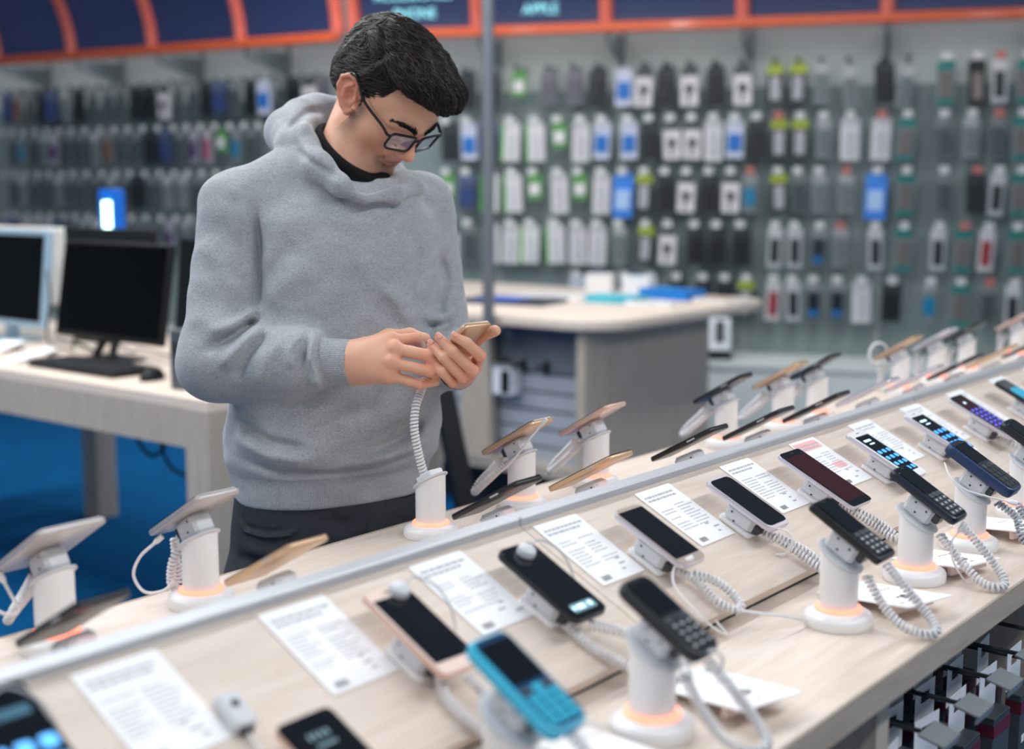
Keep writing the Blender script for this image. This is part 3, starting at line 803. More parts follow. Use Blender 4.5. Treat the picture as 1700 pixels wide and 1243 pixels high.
lead('white wire ring behind the gold phone', [(3.1824, 1.3434, 1.0358), (3.1626, 1.3666, 1.0298), (3.1564, 1.3791, 1.0509), (3.1678, 1.3707, 1.0765), (3.1829, 1.3516, 1.0750), (3.1863, 1.3426, 1.0539)], .0030, plug=False)

# ================================================================== goods hanging under the table
M_boxdark = mat('dark_grey_carton', c8(64, 70, 76), 0.5)
M_boxred = mat('maroon_carton', c8(92, 22, 44), 0.5)
M_tab = mat('white_hang_tab', c8(226, 230, 236), 0.5, var=.02)
M_label = mat('grey_label_holder', c8(132, 138, 142), 0.35)
HZ = 0.800
def make_peg(X, label):
    e = empty('peg_hook', (X, 0, HZ), label, 'hook')
    MB().tube([(0, 0.7905, 0), (0, 0.545, 0)], 0.0032, 8).build('lower_wire', M_darkmetal, e, smooth=True)
    MB().tube(spline([(0, 0.7890, 0.010), (0, 0.772, 0.016), (0, 0.745, 0.040), (0, 0.735, 0.044), (0, 0.60, 0.044), (0, 0.535, 0.044)], 30), 0.0030, 8).build('upper_wire', M_darkmetal, e, smooth=True)
    MB().box((0, 0.7868, 0.002), (0.030, 0.008, 0.060), bev=.002).build('back_plate', M_black, e)
    h = MB().box((0, 0, 0), (0.052, 0.030, 0.003), bev=.001).build('label_holder', M_label, e, M=Matrix.Translation((0, 0.528, 0.046)) @ Matrix.Rotation(.25, 4, 'X'))
    MB().box((0, -0.016, -0.004), (0.052, 0.003, 0.012), bev=.001).build('label_lip', M_label, h)
    return e
ORD = ['first', 'second', 'third', 'fourth', 'fifth']
peg0 = make_peg(1.440, 'black double wire hook with grey label holder, first from the table post')
pegs = [1.440]
tag(peg0, group='wire hooks under the table')
for k in range(1, 5):
    X = 1.440+0.111*k
    c = copy_tree(peg0, Matrix.Translation((X, 0, HZ))); pegs.append(X)
    c['label'] = 'black double wire hook with grey label holder, %s from the table post' % ORD[k]
def make_hang(label):
    e = empty('boxed_accessory', Matrix.Identity(4), label, 'boxed accessory', 'boxed accessories hanging under the table')
    w, h = 0.062, 0.046
    # tab with a slot: four strips around the slot
    t = 0.0008
    mb = MB()
    mb.box((0, 0, -0.026), (w, t, 0.034)); mb.box((0, 0, 0.012), (w, t, 0.012)); mb.box((-0.022, 0, -0.0015), (0.018, t, 0.015)); mb.box((0.022, 0, -0.0015), (0.018, t, 0.015))
    mb.build('hang_tab', M_tab, e)
    b = MB().box((0, -0.011, -0.088), (w, 0.022, 0.090), bev=.001).build('carton', M_boxdark, e)
    MB().box((0, -0.0115, -0.062), (w+.0006, 0.0225, 0.018)).build('maroon_band', M_boxred, b)
    mb = MB()
    for k in range(3): mb.box((-.016+k*.016, -0.0225, -0.110), (.011, .0006, .011))
    mb.build('pictograms', M_tab, b)
    return e
h0 = make_hang('dark boxed accessory with white hang tab under the table')
first = True
for hi, X in enumerate(pegs):
    for Y in (0.585, 0.630, 0.675, 0.722):
        M = Matrix.Translation((X+random.uniform(-.004, .004), Y, HZ-0.0015)) @ Matrix.Rotation(random.uniform(-.12, .12), 4, 'Z')
        if first: h0.matrix_world = M; first = False; c = h0
        else: c = copy_tree(h0, M)
        c['label'] = 'dark boxed accessory with white hang tab, %s wire hook from the table post' % ORD[hi]
        c['group'] = 'boxed accessories on the %s wire hook' % ORD[hi]

# ================================================================== wooden desk with computers
ZD = 0.85
dk = empty('computer_desk', (0, 0, 0), 'pale wooden desk with square legs under the monitors', 'desk')
MB().box((2.93, 4.44, ZD-0.015), (1.03, 2.72, 0.03)).build('desktop', mat('pale_desktop', c8(230, 212, 196), .4, var=.05, scale=8, stretch=(6, 1, 6)), dk)
MB().box((2.435, 4.44, ZD-0.09), (0.04, 2.72, 0.12)).build('apron', M_woodZ, dk)
MB().box((2.96, 3.10, ZD-0.09), (0.95, 0.04, 0.12)).build('apron', M_woodZ, dk)
MB().box((3.41, 4.44, ZD-0.09), (0.04, 2.72, 0.12)).build('apron', M_woodZ, dk)
for (x, y) in ((2.465, 3.135), (3.39, 3.135), (3.39, 5.105), (2.465, 5.105), (2.465, 5.745)):
    MB().box((x, y, 0.41), (0.102, 0.112, 0.82), bev=.002).build('leg', M_woodZ, dk)

M_mon = mat('black_monitor_plastic', c8(20, 21, 24), 0.45, spec=.3)
M_monscreen = mat('monitor_black_glass', c8(5, 6, 7), 0.12, spec=.12)
M_monsilver = mat('silver_blue_bezel', c8(150, 178, 196), 0.3, 0.2)
M_monwhite = mat('white_monitor_shell', c8(216, 212, 206), 0.45, var=.02)
M_bluegrey = mat('deep_navy_shell', c8(14, 20, 40), 0.35)
def monitor(label, M, w, h, zb, shell, bezel=0.012, chin=0.022, tilt=0.17, stripe=None, foot='v', stripem=None):
    """local: y toward viewer side (screen faces +y), x width, z up, origin on the desk"""
    e = empty('monitor', M, label, 'monitor')
    T = Matrix.Translation((0, 0, zb)) @ Matrix.Rotation(tilt, 4, 'X')
    mb = MB(); mb.m = T
    mb.box((0, -0.018, h/2), (w, 0.030, h), bev=.006); sh = mb.build('housing', shell, e)
    mb = MB(); mb.m = T
    mb.box((0, -0.002, h/2+chin/2-bezel/2), (w-2*bezel, 0.004, h-bezel-chin)); mb.build('screen', M_monscreen, e)
    mb = MB(); mb.m = T
    mb.box((0, -0.042, h/2), (w*.45, 0.03, h*.55), bev=.01); mb.build('back_cover', shell, e)
    if foot == 'v':
        for s in (-1, 1): MB().tube([(s*.02, -0.05, zb+.06), (s*.05, 0.005, 0.012)], [.018, .014], 8).build('stand_leg', M_mon, e, smooth=True)
        MB().rprism(0.24, 0.16, 0.010, 0.02, bev=.003, c=(0, -.02)).build('foot', M_mon, e)
    else:
        MB().box((0, -0.07, (zb+.12)/2), (0.05, 0.03, zb+.12)).build('stand_leg', shell, e)
        MB().rprism(0.26, 0.18, 0.012, 0.03, bev=.003, c=(0, -.06)).build('foot', shell, e)
    return e
def facing(x, y, az, z=ZD):   # screen faces azimuth az
    f = Vector((math.cos(az), math.sin(az), 0)); r = Vector((math.sin(az), -math.cos(az), 0))
    return frame((x, y, z), -r, f, (0, 0, 1)) if False else frame((x, y, z), r, f, (0, 0, 1))
monitor('black monitor with a wide dark screen behind the keyboard', facing(2.765, 4.10, PI), 0.640, 0.355, 0.075, M_mon)
monitor('monitor with a silver blue frame at the end of the desk', facing(2.86, 4.985, PI), 0.66, 0.385, 0.070, M_monsilver, bezel=.022, chin=.026, tilt=.12, foot='s')
monitor('white monitor turned with its back to the black one', facing(3.22, 5.27, 0.06), 0.54, 0.33, 0.12, M_monwhite, foot='s', tilt=.05)
monitor('black monitor turned away behind the keyboard screen', facing(3.22, 4.66, 0.0), 0.60, 0.34, 0.115, M_mon, foot='s', tilt=.05)
monitor('deep navy monitor close beside the person\'s elbow', facing(2.74, 3.56, PI-.25), 0.36, 0.40, 0.055, M_bluegrey, foot='s', tilt=.10)

kb = empty('keyboard', place(2.605, 3.94, ZD, -PI/2), 'black keyboard in front of the wide dark monitor', 'keyboard')
MB().box((0, 0, 0.009), (0.50, 0.185, 0.018), bev=.004).build('body', M_mon, kb)
mb = MB()
for i in range(6):
    for j in range(20):
        if i == 5 and 4 < j < 10: continue
        mb.box((-0.235+j*.0247, 0.072-i*.0282, 0.0205), (.019, .020, .006))
mb.box((-0.235+7*.0247, 0.072-5*.0282, 0.0205), (.115, .020, .006))
tag(mb.build('keys', mat('keyboard_key', c8(38, 40, 44), .5), kb), kind='stuff')
ms = empty('computer_mouse', place(2.585, 3.575, ZD, -PI/2+.3), 'black computer mouse beside the keyboard', 'mouse')
def egg(w, l, h, n=16, m=8):
    vs = []; fs = []
    for k in range(m+1):
        t = k/m*PI/2
        for i in range(n):
            a = 2*PI*i/n; vs.append((w/2*math.cos(a)*math.cos(t)**.7 if k < m else 0, l/2*math.sin(a)*math.cos(t)**.7 if k < m else 0, h*math.sin(t)))
    for k in range(m):
        for i in range(n):
            j = (i+1) % n; fs.append((k*n+i, k*n+j, (k+1)*n+j, (k+1)*n+i))
    fs.append(tuple(range(n-1, -1, -1)))
    return vs, fs
MB().add(*egg(.064, .108, .038)).build('shell', M_mon, ms, smooth='full')
MB().box((0, .028, .034), (.008, .022, .008), bev=.003).build('scroll_wheel', M_darkrubber, ms)
MB().tube(spline([(0, .05, .012), (-.01, .07, .005), (-.04, .08, .005), (-.09, .07, .005)], 24), .0022, 6).build('wire', M_mon, ms, smooth=True)

def upright_speaker(x, y, h, label):
    e = empty('desk_speaker', place(x, y, ZD, .1), label, 'speaker')
    MB().box((0, 0, h/2), (.062, .055, h), bev=.004).build('cabinet', mat('grey_speaker', c8(76, 80, 88), .5), e)
    MB().lathe([(.020, 0), (.022, .002), (.012, .004)], 20, c=(-.031, 0, h*.7), M=Matrix.Rotation(-PI/2, 4, 'Y')).build('cone', M_darkrubber, e, smooth=True)
upright_speaker(2.535, 3.345, .185, 'tall grey desk speaker beside the person\'s sleeve')
upright_speaker(2.560, 3.225, .055, 'low grey desk speaker at the desk corner')
def folded_card(x, y, rz, label, w=.11, l=.15, h=.035):
    e = empty('info_card', place(x, y, ZD, rz), label, 'card')
    t = .002
    MB().add([(-w/2, -l/2, 0), (w/2, -l/2, 0), (w/2, l/2, h), (-w/2, l/2, h), (-w/2, -l/2, t), (w/2, -l/2, t), (w/2, l/2, h+t), (-w/2, l/2, h+t)],
             [(0, 1, 2, 3), (7, 6, 5, 4), (0, 4, 5, 1), (1, 5, 6, 2), (2, 6, 7, 3), (3, 7, 4, 0)]).build('face', M_paper, e)
    MB().box((0, l/2, h/2), (w, t, h)).build('prop', M_paper, e)
folded_card(2.67, 4.64, -PI/2+.2, 'white info card under the silver blue monitor')
folded_card(2.60, 4.33, -PI/2, 'white info card at the end of the keyboard', .10, .20)
def cable(label, pts, r=.004, m=None):
    o = MB().tube(spline(pts, 70), r, 6).build('cable', m or M_mon, None, smooth=True)
    return tag(o, label, 'cable')
cable('black cable tangled between the two facing monitors', [(2.86, 4.60, ZD+.30), (2.84, 4.55, ZD+.20), (2.83, 4.57, ZD+.08), (2.80, 4.50, ZD+.03), (2.83, 4.40, ZD+.01), (2.80, 4.35, ZD+.05), (2.86, 4.30, ZD+.01), (2.90, 4.45, ZD+.015), (2.85, 4.55, ZD+.04), (2.95, 4.60, ZD+.01)])
cable('thin black cable looping on the desk behind the keyboard', [(2.95, 4.42, ZD+.008), (2.93, 4.30, ZD+.04), (2.95, 4.20, ZD+.006), (2.92, 4.10, ZD+.03), (2.96, 3.95, ZD+.006), (2.94, 3.80, ZD+.02), (2.98, 3.74, ZD+.006)], .003)
cable('black cables hanging in loops under the desk', [(2.60, 3.70, .72), (2.58, 3.67, .655), (2.58, 3.60, .60), (2.58, 3.53, .625), (2.58, 3.50, .70), (2.59, 3.55, .65), (2.58, 3.49, .575), (2.58, 3.40, .56), (2.57, 3.33, .60), (2.57, 3.32, .70)], .006)
sg = empty('lit_sign', facing(3.34, 4.90, PI), 'blue upright box with a glowing white green tube', 'sign')
sg.matrix_world = facing(3.34, 4.90, PI)
MB().box((0, -.03, .305), (.105, .06, .61), bev=.004).build('box', mat('bright_blue_box', c8(0, 92, 186), .4, emit=c8(0, 80, 170), es=.25), sg)
MB().tube([(-.020, .006, .30), (-.020, .006, .56)], .020, 12).build('tube_lamp', mat('white_green_tube', c8(220, 255, 235), .4, emit=(.55, 1.0, .72, 1), es=4.5), sg, smooth=True)

# ================================================================== island counter behind the person
ZC = 0.92
ct = empty('island_counter', (0, 0, 0), 'wooden island counter with rounded top and grey slatted front', 'counter')
MB().rprism(1.50, 2.2, 0.045, 0.22, bev=.006, z0=ZC-.045, n=10, c=(5.18, 4.18)).build('countertop', M_wood, ct, smooth=True)
MB().box((5.00, 3.24, 0.56), (1.02, 0.045, 0.63)).build('end_panel', M_woodZ, ct)
MB().box((4.53, 3.84, 0.56), (0.045, 0.17, 0.63)).build('front_post', M_woodZ, ct)
MB().box((5.00, 5.12, 0.56), (1.02, 0.045, 0.63)).build('end_panel', M_woodZ, ct)
M_slatl = mat('light_slat_panel', c8(168, 174, 184), .5, var=.05)
M_slatd = mat('slate_grey_panel', c8(112, 118, 128), .5, var=.05)
MB().box((4.60, 4.18, 0.80), (0.03, 1.84, 0.14)).build('top_rail', M_slatd, ct)
for k in range(6):
    MB().box((4.60, 4.18, 0.695-k*.082), (0.02, 1.84, 0.070)).build('slat', M_slatd if k < 1 else M_slatl, ct)
MB().box((4.625, 4.18, 0.53), (0.02, 1.84, 0.60)).build('back_board', M_slatd, ct)
MB().box((4.56, 4.18, 0.235), (0.09, 1.84, 0.05)).build('shelf_board', M_woodZ, ct)
MB().box((5.10, 4.18, 0.105), (0.80, 1.70, 0.21)).build('plinth', mat('dark_plinth', c8(40, 44, 50), .6), ct)
MB().box((5.45, 4.18, 0.50), (0.03, 1.84, 0.60)).build('rear_board', M_slatd, ct)
# short black hooks on the slats
ph = None
for y in (3.28, 3.49, 3.62, 3.71):
    if ph is None:
        ph = empty('slat_hook', (4.5855, y, 0.69), 'short black hook on the grey slatted counter front', 'hook', 'black hooks on the counter front')
        MB().tube([(-.002, 0, 0), (-.06, 0, 0), (-.075, 0, .012)], .008, 8).build('prong', M_black, ph, smooth=True)
        MB().box((-.003, 0, -.01), (.008, .026, .06), bev=.002).build('back_plate', M_black, ph)
    else: copy_tree(ph, Matrix.Translation((4.5855, y, 0.69)))
pk = empty('boxed_charger', (4.545, 3.685, 0.555), 'boxed charger with white and black sides on the counter front', 'box')
MB().box((0, 0, .06), (.07, .11, .12), bev=.002).build('carton', M_tab, pk)
MB().box((-.036, -.02, .06), (.002, .05, .10)).build('front_print', M_black, pk)
MB().box((0, 0, .128), (.07, .11, .016)).build('lid', M_label, pk)
# grey pole clamped to the counter edge
pl = empty('metal_pole', (4.396, 3.665, ZC-.06), 'grey steel pole rising from the counter edge', 'pole')
MB().tube([(0, 0, 0), (0, 0, 2.3)], .026, 16).build('tube', mat('grey_steel', c8(124, 130, 138), .4, .5), pl, smooth=True)
MB().box((.06, 0, .0), (.16, .09, .026), bev=.003).build('clamp', MATS['grey_steel'], pl)
MB().box((.10, -.04, -.014), (.03, .03, .05), bev=.003).build('clamp_screw', MATS['grey_steel'], pl)
# leaflets and goods on the counter
def leaflet(name, label, x, y, w, l, h, col, rz, cat, top=None):
    e = empty(name, place(x, y, ZC, rz), label, cat)
    MB().rprism(w, l, h, .004).build('block', mat('goods_'+name+'_'+label[:12], col, .4), e)
    MB().rprism(w*.8, l*.5, .001, .003, z0=h, c=(0, l*.1)).build('print', mat('goods_print_'+label[:12], top or c8(235, 238, 240), .4), e)
leaflet('leaflet_stack', 'dark tray of blue leaflets next to the grey pole', 4.95, 3.98, .30, .46, .018, c8(40, 48, 62), .2, 'leaflets', c8(40, 90, 190))
leaflet('leaflet_stack', 'white leaflets behind the dark tray', 5.30, 3.98, .24, .40, .012, c8(232, 230, 228), .1, 'leaflets', c8(205, 205, 208))
leaflet('phone_box', 'small white and blue box standing on the counter', 5.72, 4.00, .08, .14, .10, c8(226, 224, 222), .3, 'box', c8(20, 120, 190))
leaflet('phone_box', 'white carton with a blue corner beside the teal pack', 5.72, 3.76, .08, .16, .10, c8(222, 224, 226), .1, 'box', c8(30, 150, 200))
leaflet('accessory_pack', 'teal flat pack lying on the counter', 5.28, 3.60, .16, .26, .035, c8(70, 180, 200), .1, 'pack', c8(120, 205, 220))
leaflet('accessory_pack', 'bright blue flat pack at the counter back', 5.62, 3.50, .16, .30, .05, c8(20, 120, 205), -.1, 'pack', c8(40, 140, 220))
leaflet('leaflet_stack', 'white leaflets toward the counter end', 5.20, 3.36, .16, .22, .02, c8(230, 226, 222), .5, 'leaflets', c8(190, 170, 160))
leaflet('leaflet_stack', 'loose pale leaflets at the rounded counter end', 5.62, 3.22, .18, .22, .016, c8(224, 220, 214), -.3, 'leaflets', c8(200, 160, 140))
# black board leaning in the aisle
bd = empty('leaning_board', frame((3.36, 2.80, 0.0), (-1, 0, 0), (0, -0.966, 0.26), (0, 0.26, 0.966)), 'black leaning board with a small white label in the aisle', 'board')
MB().box((0, 0, .41), (.095, .03, .82), bev=.004).build('panel', M_black, bd)
MB().box((-.01, -.016, .42), (.030, .002, .085)).build('label', M_tab, bd)
MB().box((.0, 0, .006), (.13, .10, .012), bev=.003).build('foot', M_black, bd)

# ================================================================== goods on the display wall
ROWN = ['top', 'second', 'third', 'fourth', 'lowest']
ROWZ = [2.19, 1.875, 1.56, 1.245, 0.93]
M_hook = mat('zinc_hook', c8(120, 124, 126), .4, .6)
M_tagpale = mat('pale_price_tag', c8(206, 208, 206), .5)
M_tagdark = mat('dark_hook_tip', c8(50, 58, 58), .5)
M_tagred = mat('red_price_tag', c8(186, 108, 100), .5)
PK = {   # code: label, w, h, depth, card, top band, product, product shape, cat
 'W': ('plain white carton with grey print', .105, .235, .030, (222, 220, 222), (205, 204, 208), (190, 190, 196), 'bar', 'carton'),
 'G': ('white carton with bright green edge', .105, .230, .032, (226, 224, 226), (222, 222, 224), (200, 200, 205), 'bar', 'carton'),
 'g': ('small white pack on a green backing card', .085, .150, .022, (90, 160, 80), (96, 166, 84), (226, 222, 224), 'box', 'pack'),
 'K': ('black blister pack', .110, .225, .030, (34, 40, 44), (48, 54, 58), (18, 22, 26), 'bar', 'blister pack'),
 'k': ('white card pack with a black charger', .105, .225, .028, (216, 212, 214), (60, 66, 70), (24, 30, 32), 'knob', 'blister pack'),
 'Y': ('grey square pack', .105, .200, .026, (108, 108, 116), (120, 120, 128), (92, 92, 100), 'box', 'pack'),
 'B': ('pale pack with a blue square', .105, .220, .028, (196, 204, 224), (206, 210, 226), (20, 108, 190), 'box', 'pack'),
 'b': ('bright blue pack with a white window', .120, .260, .034, (50, 130, 226), (60, 140, 232), (170, 200, 238), 'box', 'pack'),
 'L': ('lime topped black blister pack', .100, .230, .032, (52, 58, 56), (170, 186, 60), (170, 170, 176), 'bar', 'blister pack'),
 'T': ('clear slim case pack', .085, .225, .014, (128, 138, 138), (178, 180, 182), (104, 112, 114), 'bar', 'case pack'),
 'E': ('grey case pack with teal top and bottom bands', .100, .240, .018, (118, 124, 124), (20, 124, 120), (104, 98, 96), 'bar', 'case pack'),
 'R': ('white pack holding a red phone case', .085, .235, .016, (200, 196, 198), (214, 212, 214), (146, 40, 48), 'bar', 'case pack'),
 'c': ('white pack holding a dark phone case', .085, .235, .016, (186, 188, 190), (212, 212, 212), (24, 34, 38), 'bar', 'case pack'),
 'n': ('dark case pack with a blue foot', .090, .235, .016, (96, 108, 110), (150, 154, 154), (12, 30, 38), 'foot', 'case pack'),
 'm': ('black case pack with a tan panel', .095, .250, .018, (26, 30, 32), (30, 34, 36), (128, 118, 110), 'bar', 'case pack'),
 'V': ('case pack with a violet insert', .085, .225, .016, (150, 150, 160), (190, 184, 192), (80, 44, 104), 'box', 'case pack'),
 'P': ('case pack with a pink insert', .085, .225, .016, (170, 160, 166), (196, 190, 194), (170, 70, 110), 'bar', 'case pack'),
 'N': ('navy headset carton', .120, .220, .040, (62, 72, 100), (90, 104, 140), (44, 66, 120), 'box', 'carton'),
 'O': ('case pack with a rust insert', .085, .225, .016, (110, 112, 112), (150, 146, 144), (128, 84, 66), 'bar', 'case pack'),
 'A': ('case pack with a turquoise insert', .085, .225, .016, (112, 124, 126), (150, 160, 162), (10, 120, 160), 'box', 'case pack'),
 'D': ('dim grey case pack', .085, .225, .016, (86, 96, 98), (130, 136, 136), (66, 74, 78), 'bar', 'case pack'),
}
protos = {}
def make_pack(code):
    lb, w, h, d, card, top, prod, shape, cat = PK[code]
    e = empty(cat.replace(' ', '_'), Matrix.Identity(4), lb, cat)
    cm = mat('pack_card_'+code, c8(*card), .45, var=.05); tm = mat('pack_top_'+code, c8(*top), .45); pm = mat('pack_prod_'+code, c8(*prod), .35)
    MB().box((0, 0, -h/2-.012), (w, d, h), bev=.002).build('card', cm, e)
    MB().box((0, 0, -.006), (w*.5, .002, .034)).build('hang_tab', tm, e)
    MB().box((0, d/2+.001, -.012-h*.11), (w*.98, .003, h*.20)).build('top_band', tm, e)
    if code == 'G': MB().box((w/2+.004, 0, -h/2-.012), (.016, d*1.1, h*1.02)).build('green_edge', mat('pack_green_edge', c8(70, 170, 50), .4), e)
    y = d/2
    if shape == 'bar': MB().rprism(w*.58, h*.60, .012, .010, bev=.002, n=4).build('product', pm, e, M=Matrix.Translation((0, y, -.012-h*.57)) @ Matrix.Rotation(-PI/2, 4, 'X'))
    elif shape == 'box': MB().box((0, y+.004, -.012-h*.58), (w*.74, .012, h*.46), bev=.003).build('product', pm, e)
    elif shape == 'knob':
        MB().lathe([(.022, 0), (.026, .006), (.024, .018), (.010, .024)], 12, c=(0, y, -.012-h*.55), M=Matrix.Rotation(-PI/2, 4, 'X')).build('product', pm, e, smooth=True)
        MB().box((.004, y+.003, -.012-h*.80), (.012, .008, h*.22)).build('product_cable', pm, e)
    elif shape == 'foot':
        MB().rprism(w*.66, h*.62, .012, .010, bev=.002, n=4).build('product', pm, e, M=Matrix.Translation((0, y, -.012-h*.58)) @ Matrix.Rotation(-PI/2, 4, 'X'))
        MB().box((0, y+.008, -.012-h*.78), (w*.60, .012, h*.14)).build('blue_foot', mat('pack_blue_foot', c8(20, 110, 180), .4), e)
    if code == 'E': MB().box((0, y+.001, -.012-h*.93), (w*.98, .003, h*.12)).build('bottom_band', tm, e)
    return e
hooks = {}
def put_hook(F, x, z, kind, where=''):
    M = F @ Matrix.Translation((x, 0, z))
    if kind not in hooks:
        e = empty('wall_hook', M, {'pale': 'zinc wall hook with a pale price tag', 'dark': 'bare zinc wall hook with a dark tip', 'red': 'zinc wall hook with a reddish price tag'}[kind], 'hook', 'far wall hooks '+kind)
        MB().tube([(0, 0, 0), (0, .20, 0), (0, .225, .008)], .004, 5).build('rod', M_hook, e)
        if kind == 'dark': MB().lathe([(.012, 0), (.016, .006), (.012, .016)], 10, c=(0, .215, .004), M=Matrix.Rotation(-PI/2, 4, 'X')).build('tip', M_tagdark, e)
        else: MB().box((0, .228, .004), (.050, .004, .044)).build('price_tag', M_tagpale if kind == 'pale' else M_tagred, e)
        MB().box((0, .003, 0), (.02, .008, .04)).build('back_plate', M_hook, e)
        hooks[kind] = e; c = e; e['base'] = e['label']
    else: c = copy_tree(hooks[kind], M)
    c['label'] = hooks[kind]['base']+', '+where; c['group'] = 'hooks: '+c['label']
def put_pack(F, x, z, code, y=.155, dz=0.0, rz=0.0, ry=0.0, where=''):
    M = F @ Matrix.Translation((x, y, z-.006)) @ Matrix.Rotation(rz, 4, 'Z') @ Matrix.Rotation(ry, 4, 'Y')
    if code not in protos:
        protos[code] = make_pack(code); protos[code].matrix_world = M; c = protos[code]
    else: c = copy_tree(protos[code], M)
    c['label'] = PK[code][0]+', '+where; c['group'] = 'packs: '+c['label']
FL, FR = WALLS[0][0], WALLS[1][0]
rw = random.Random(3)
RIGHT = [
 [(775,'K'),(812,'K'),(862,'g'),(912,'Y'),(952,'Y'),(992,'K'),(1034,'B'),(1068,'k'),(1104,'K'),(1142,'k'),(1184,'K'),(1228,'k'),(1282,'L'),(1320,'L'),(1358,'T'),(1402,'T'),(1460,'K'),(1500,'T'),(1562,'E'),(1612,'m'),(1650,'c'),(1694,'E')],
 [(745,'K'),(778,'B'),(812,'N'),(850,'G'),(890,'G'),(928,'g'),(965,'W'),(1000,'B'),(1043,'B'),(1078,'K'),(1112,'k'),(1134,'k'),(1166,'W'),(1192,'B'),(1228,'K'),(1290,'L'),(1325,'L'),(1364,'T'),(1408,'W'),(1460,'W'),(1502,'E'),(1562,'D'),(1608,'T'),(1652,'D'),(1692,'E')],
 [(745,'g'),(778,'N'),(815,'G'),(852,'G'),(888,'g'),(928,'W'),(962,'g'),(1000,'W'),(1036,'b'),(1068,'L'),(1098,'K'),(1134,'k'),(1178,'K'),(1204,'k'),(1236,'A'),(1292,'L'),(1322,'D'),(1360,'T'),(1405,'T'),(1456,'b'),(1504,'E'),(1566,'D'),(1620,'K'),(1654,'c'),(1694,'E')],
 [(748,'k'),(780,'D'),(815,'W'),(850,'W'),(882,'G'),(922,'G'),(956,'W'),(994,'W'),(1030,'T'),(1075,'L'),(1112,'k'),(1156,'K'),(1190,'K'),(1232,'K'),(1290,'c'),(1322,'c'),(1364,'n'),(1398,'T'),(1456,'c'),(1504,'E'),(1562,'c'),(1604,'E'),(1644,'R'),(1692,'E')],
 [(960,'B'),(1000,'D'),(1042,'D'),(1085,'D'),(1128,'K'),(1172,'K'),(1204,'K'),(1240,'L'),(1290,'R'),(1320,'c'),(1356,'n'),(1396,'n'),(1436,'W'),(1488,'K'),(1552,'A'),(1602,'E'),(1650,'D'),(1692,'c')],
]
RX = [4.0964, 3.9491, 3.7522, 3.5579, 3.4042, 3.2522, 3.0942, 2.9675, 2.8346, 2.6956, 2.5435, 2.3859, 2.1948, 2.0619, 1.9301, 1.7792, 1.5826, 1.4487, 1.2436, 1.0804, 0.9577, 0.817, 4.217, 4.0844, 3.9491, 3.7992, 3.6431, 3.4962, 3.3546, 3.2219, 3.0605, 2.9305, 2.8052, 2.7247, 2.6085, 2.5147, 2.3859, 2.1667, 2.0445, 1.9095, 1.7587, 1.5826, 1.442, 1.2436, 1.0934, 0.9513, 0.8234, 4.217, 4.0844, 3.9372, 3.7913, 3.6508, 3.4962, 3.3661, 3.2219, 3.0867, 2.9675, 2.8566, 2.7247, 2.5651, 2.4716, 2.3574, 2.1597, 2.0549, 1.9233, 1.7689, 1.5961, 1.4354, 1.2305, 1.0545, 0.9449, 0.817, 4.2049, 4.0764, 3.9372, 3.7992, 3.6741, 3.5193, 3.3889, 3.2446, 3.1091, 2.9416, 2.8052, 2.6447, 2.5219, 2.3716, 2.1667, 2.0549, 1.9095, 1.7928, 1.5961, 1.4354, 1.2436, 1.1064, 0.977, 0.8234, 3.3737, 3.2219, 3.0643, 2.9046, 2.7466, 2.5868, 2.4716, 2.3432, 2.1667, 2.0619, 1.9371, 1.7997, 1.6636, 1.4887, 1.2765, 1.1129, 0.9577, 0.8234]
k = 0
for r, row in enumerate(RIGHT):
    for i, (px, code) in enumerate(row):
        x = RX[k]; k += 1; w_ = PK[code][1]
        if i: x = min(x, px_-(w_+pw_)/2-.022)     # neighbours hang clear of each other
        px_, pw_ = x, w_+(.03 if code == 'G' else 0)
        put_hook(FR, x, ROWZ[r], 'dark' if r == 0 and i < 18 else ('red' if (i*7+r*3) % 4 == 0 and i > 13 else 'pale'), ROWN[r]+' row behind the counter')
        tilt = {(0, 1460): .06, (0, 1402): .12, (0, 1500): -.12}.get((r, px), rw.uniform(-.05, .05))
        put_pack(FR, x, ROWZ[r]-(.03 if r == 0 and px in (1402, 1500) else 0), code, ry=tilt, rz=rw.uniform(-.12, .12), y=.15+rw.uniform(-.01, .015), where=ROWN[r]+' row behind the counter')
LEFTX = [3.4628, 3.3444, 3.2206, 3.0848, 2.9574, 2.8185, 2.6945, 2.5465, 2.3881, 2.2447, 2.1033, 1.958, 1.809, 1.6624, 1.5352, 1.4041, 1.2692, 1.1364, 1.0054, 0.8764, 0.7492, 0.6237, 0.5001, 0.3782]
LEFT = ['NODKNTKDDDKKkDDKNDKBDKkYDK',
        'DADTVDDTODDKNDVPgADTRWDKDD',
        'DTDDTDDDTDKDTTDDDTADDTDDKD',
        'NPTVNDTWWDDDVTTPPkWDTDKDWD',
        'DDTKDTDDWDOODKTDDTDDKDTDDD']
for r, row in enumerate(LEFT[:4]):
    for i, x in enumerate(LEFTX):
        if i >= len(row): break
        put_hook(FL, x, ROWZ[r], 'dark' if r == 0 else 'pale', ROWN[r]+' row behind the desk')
        put_pack(FL, x, ROWZ[r], row[i], ry=rw.uniform(-.06, .06), rz=rw.uniform(-.2, .2), y=.15+rw.uniform(-.015, .015), where=ROWN[r]+' row behind the desk')
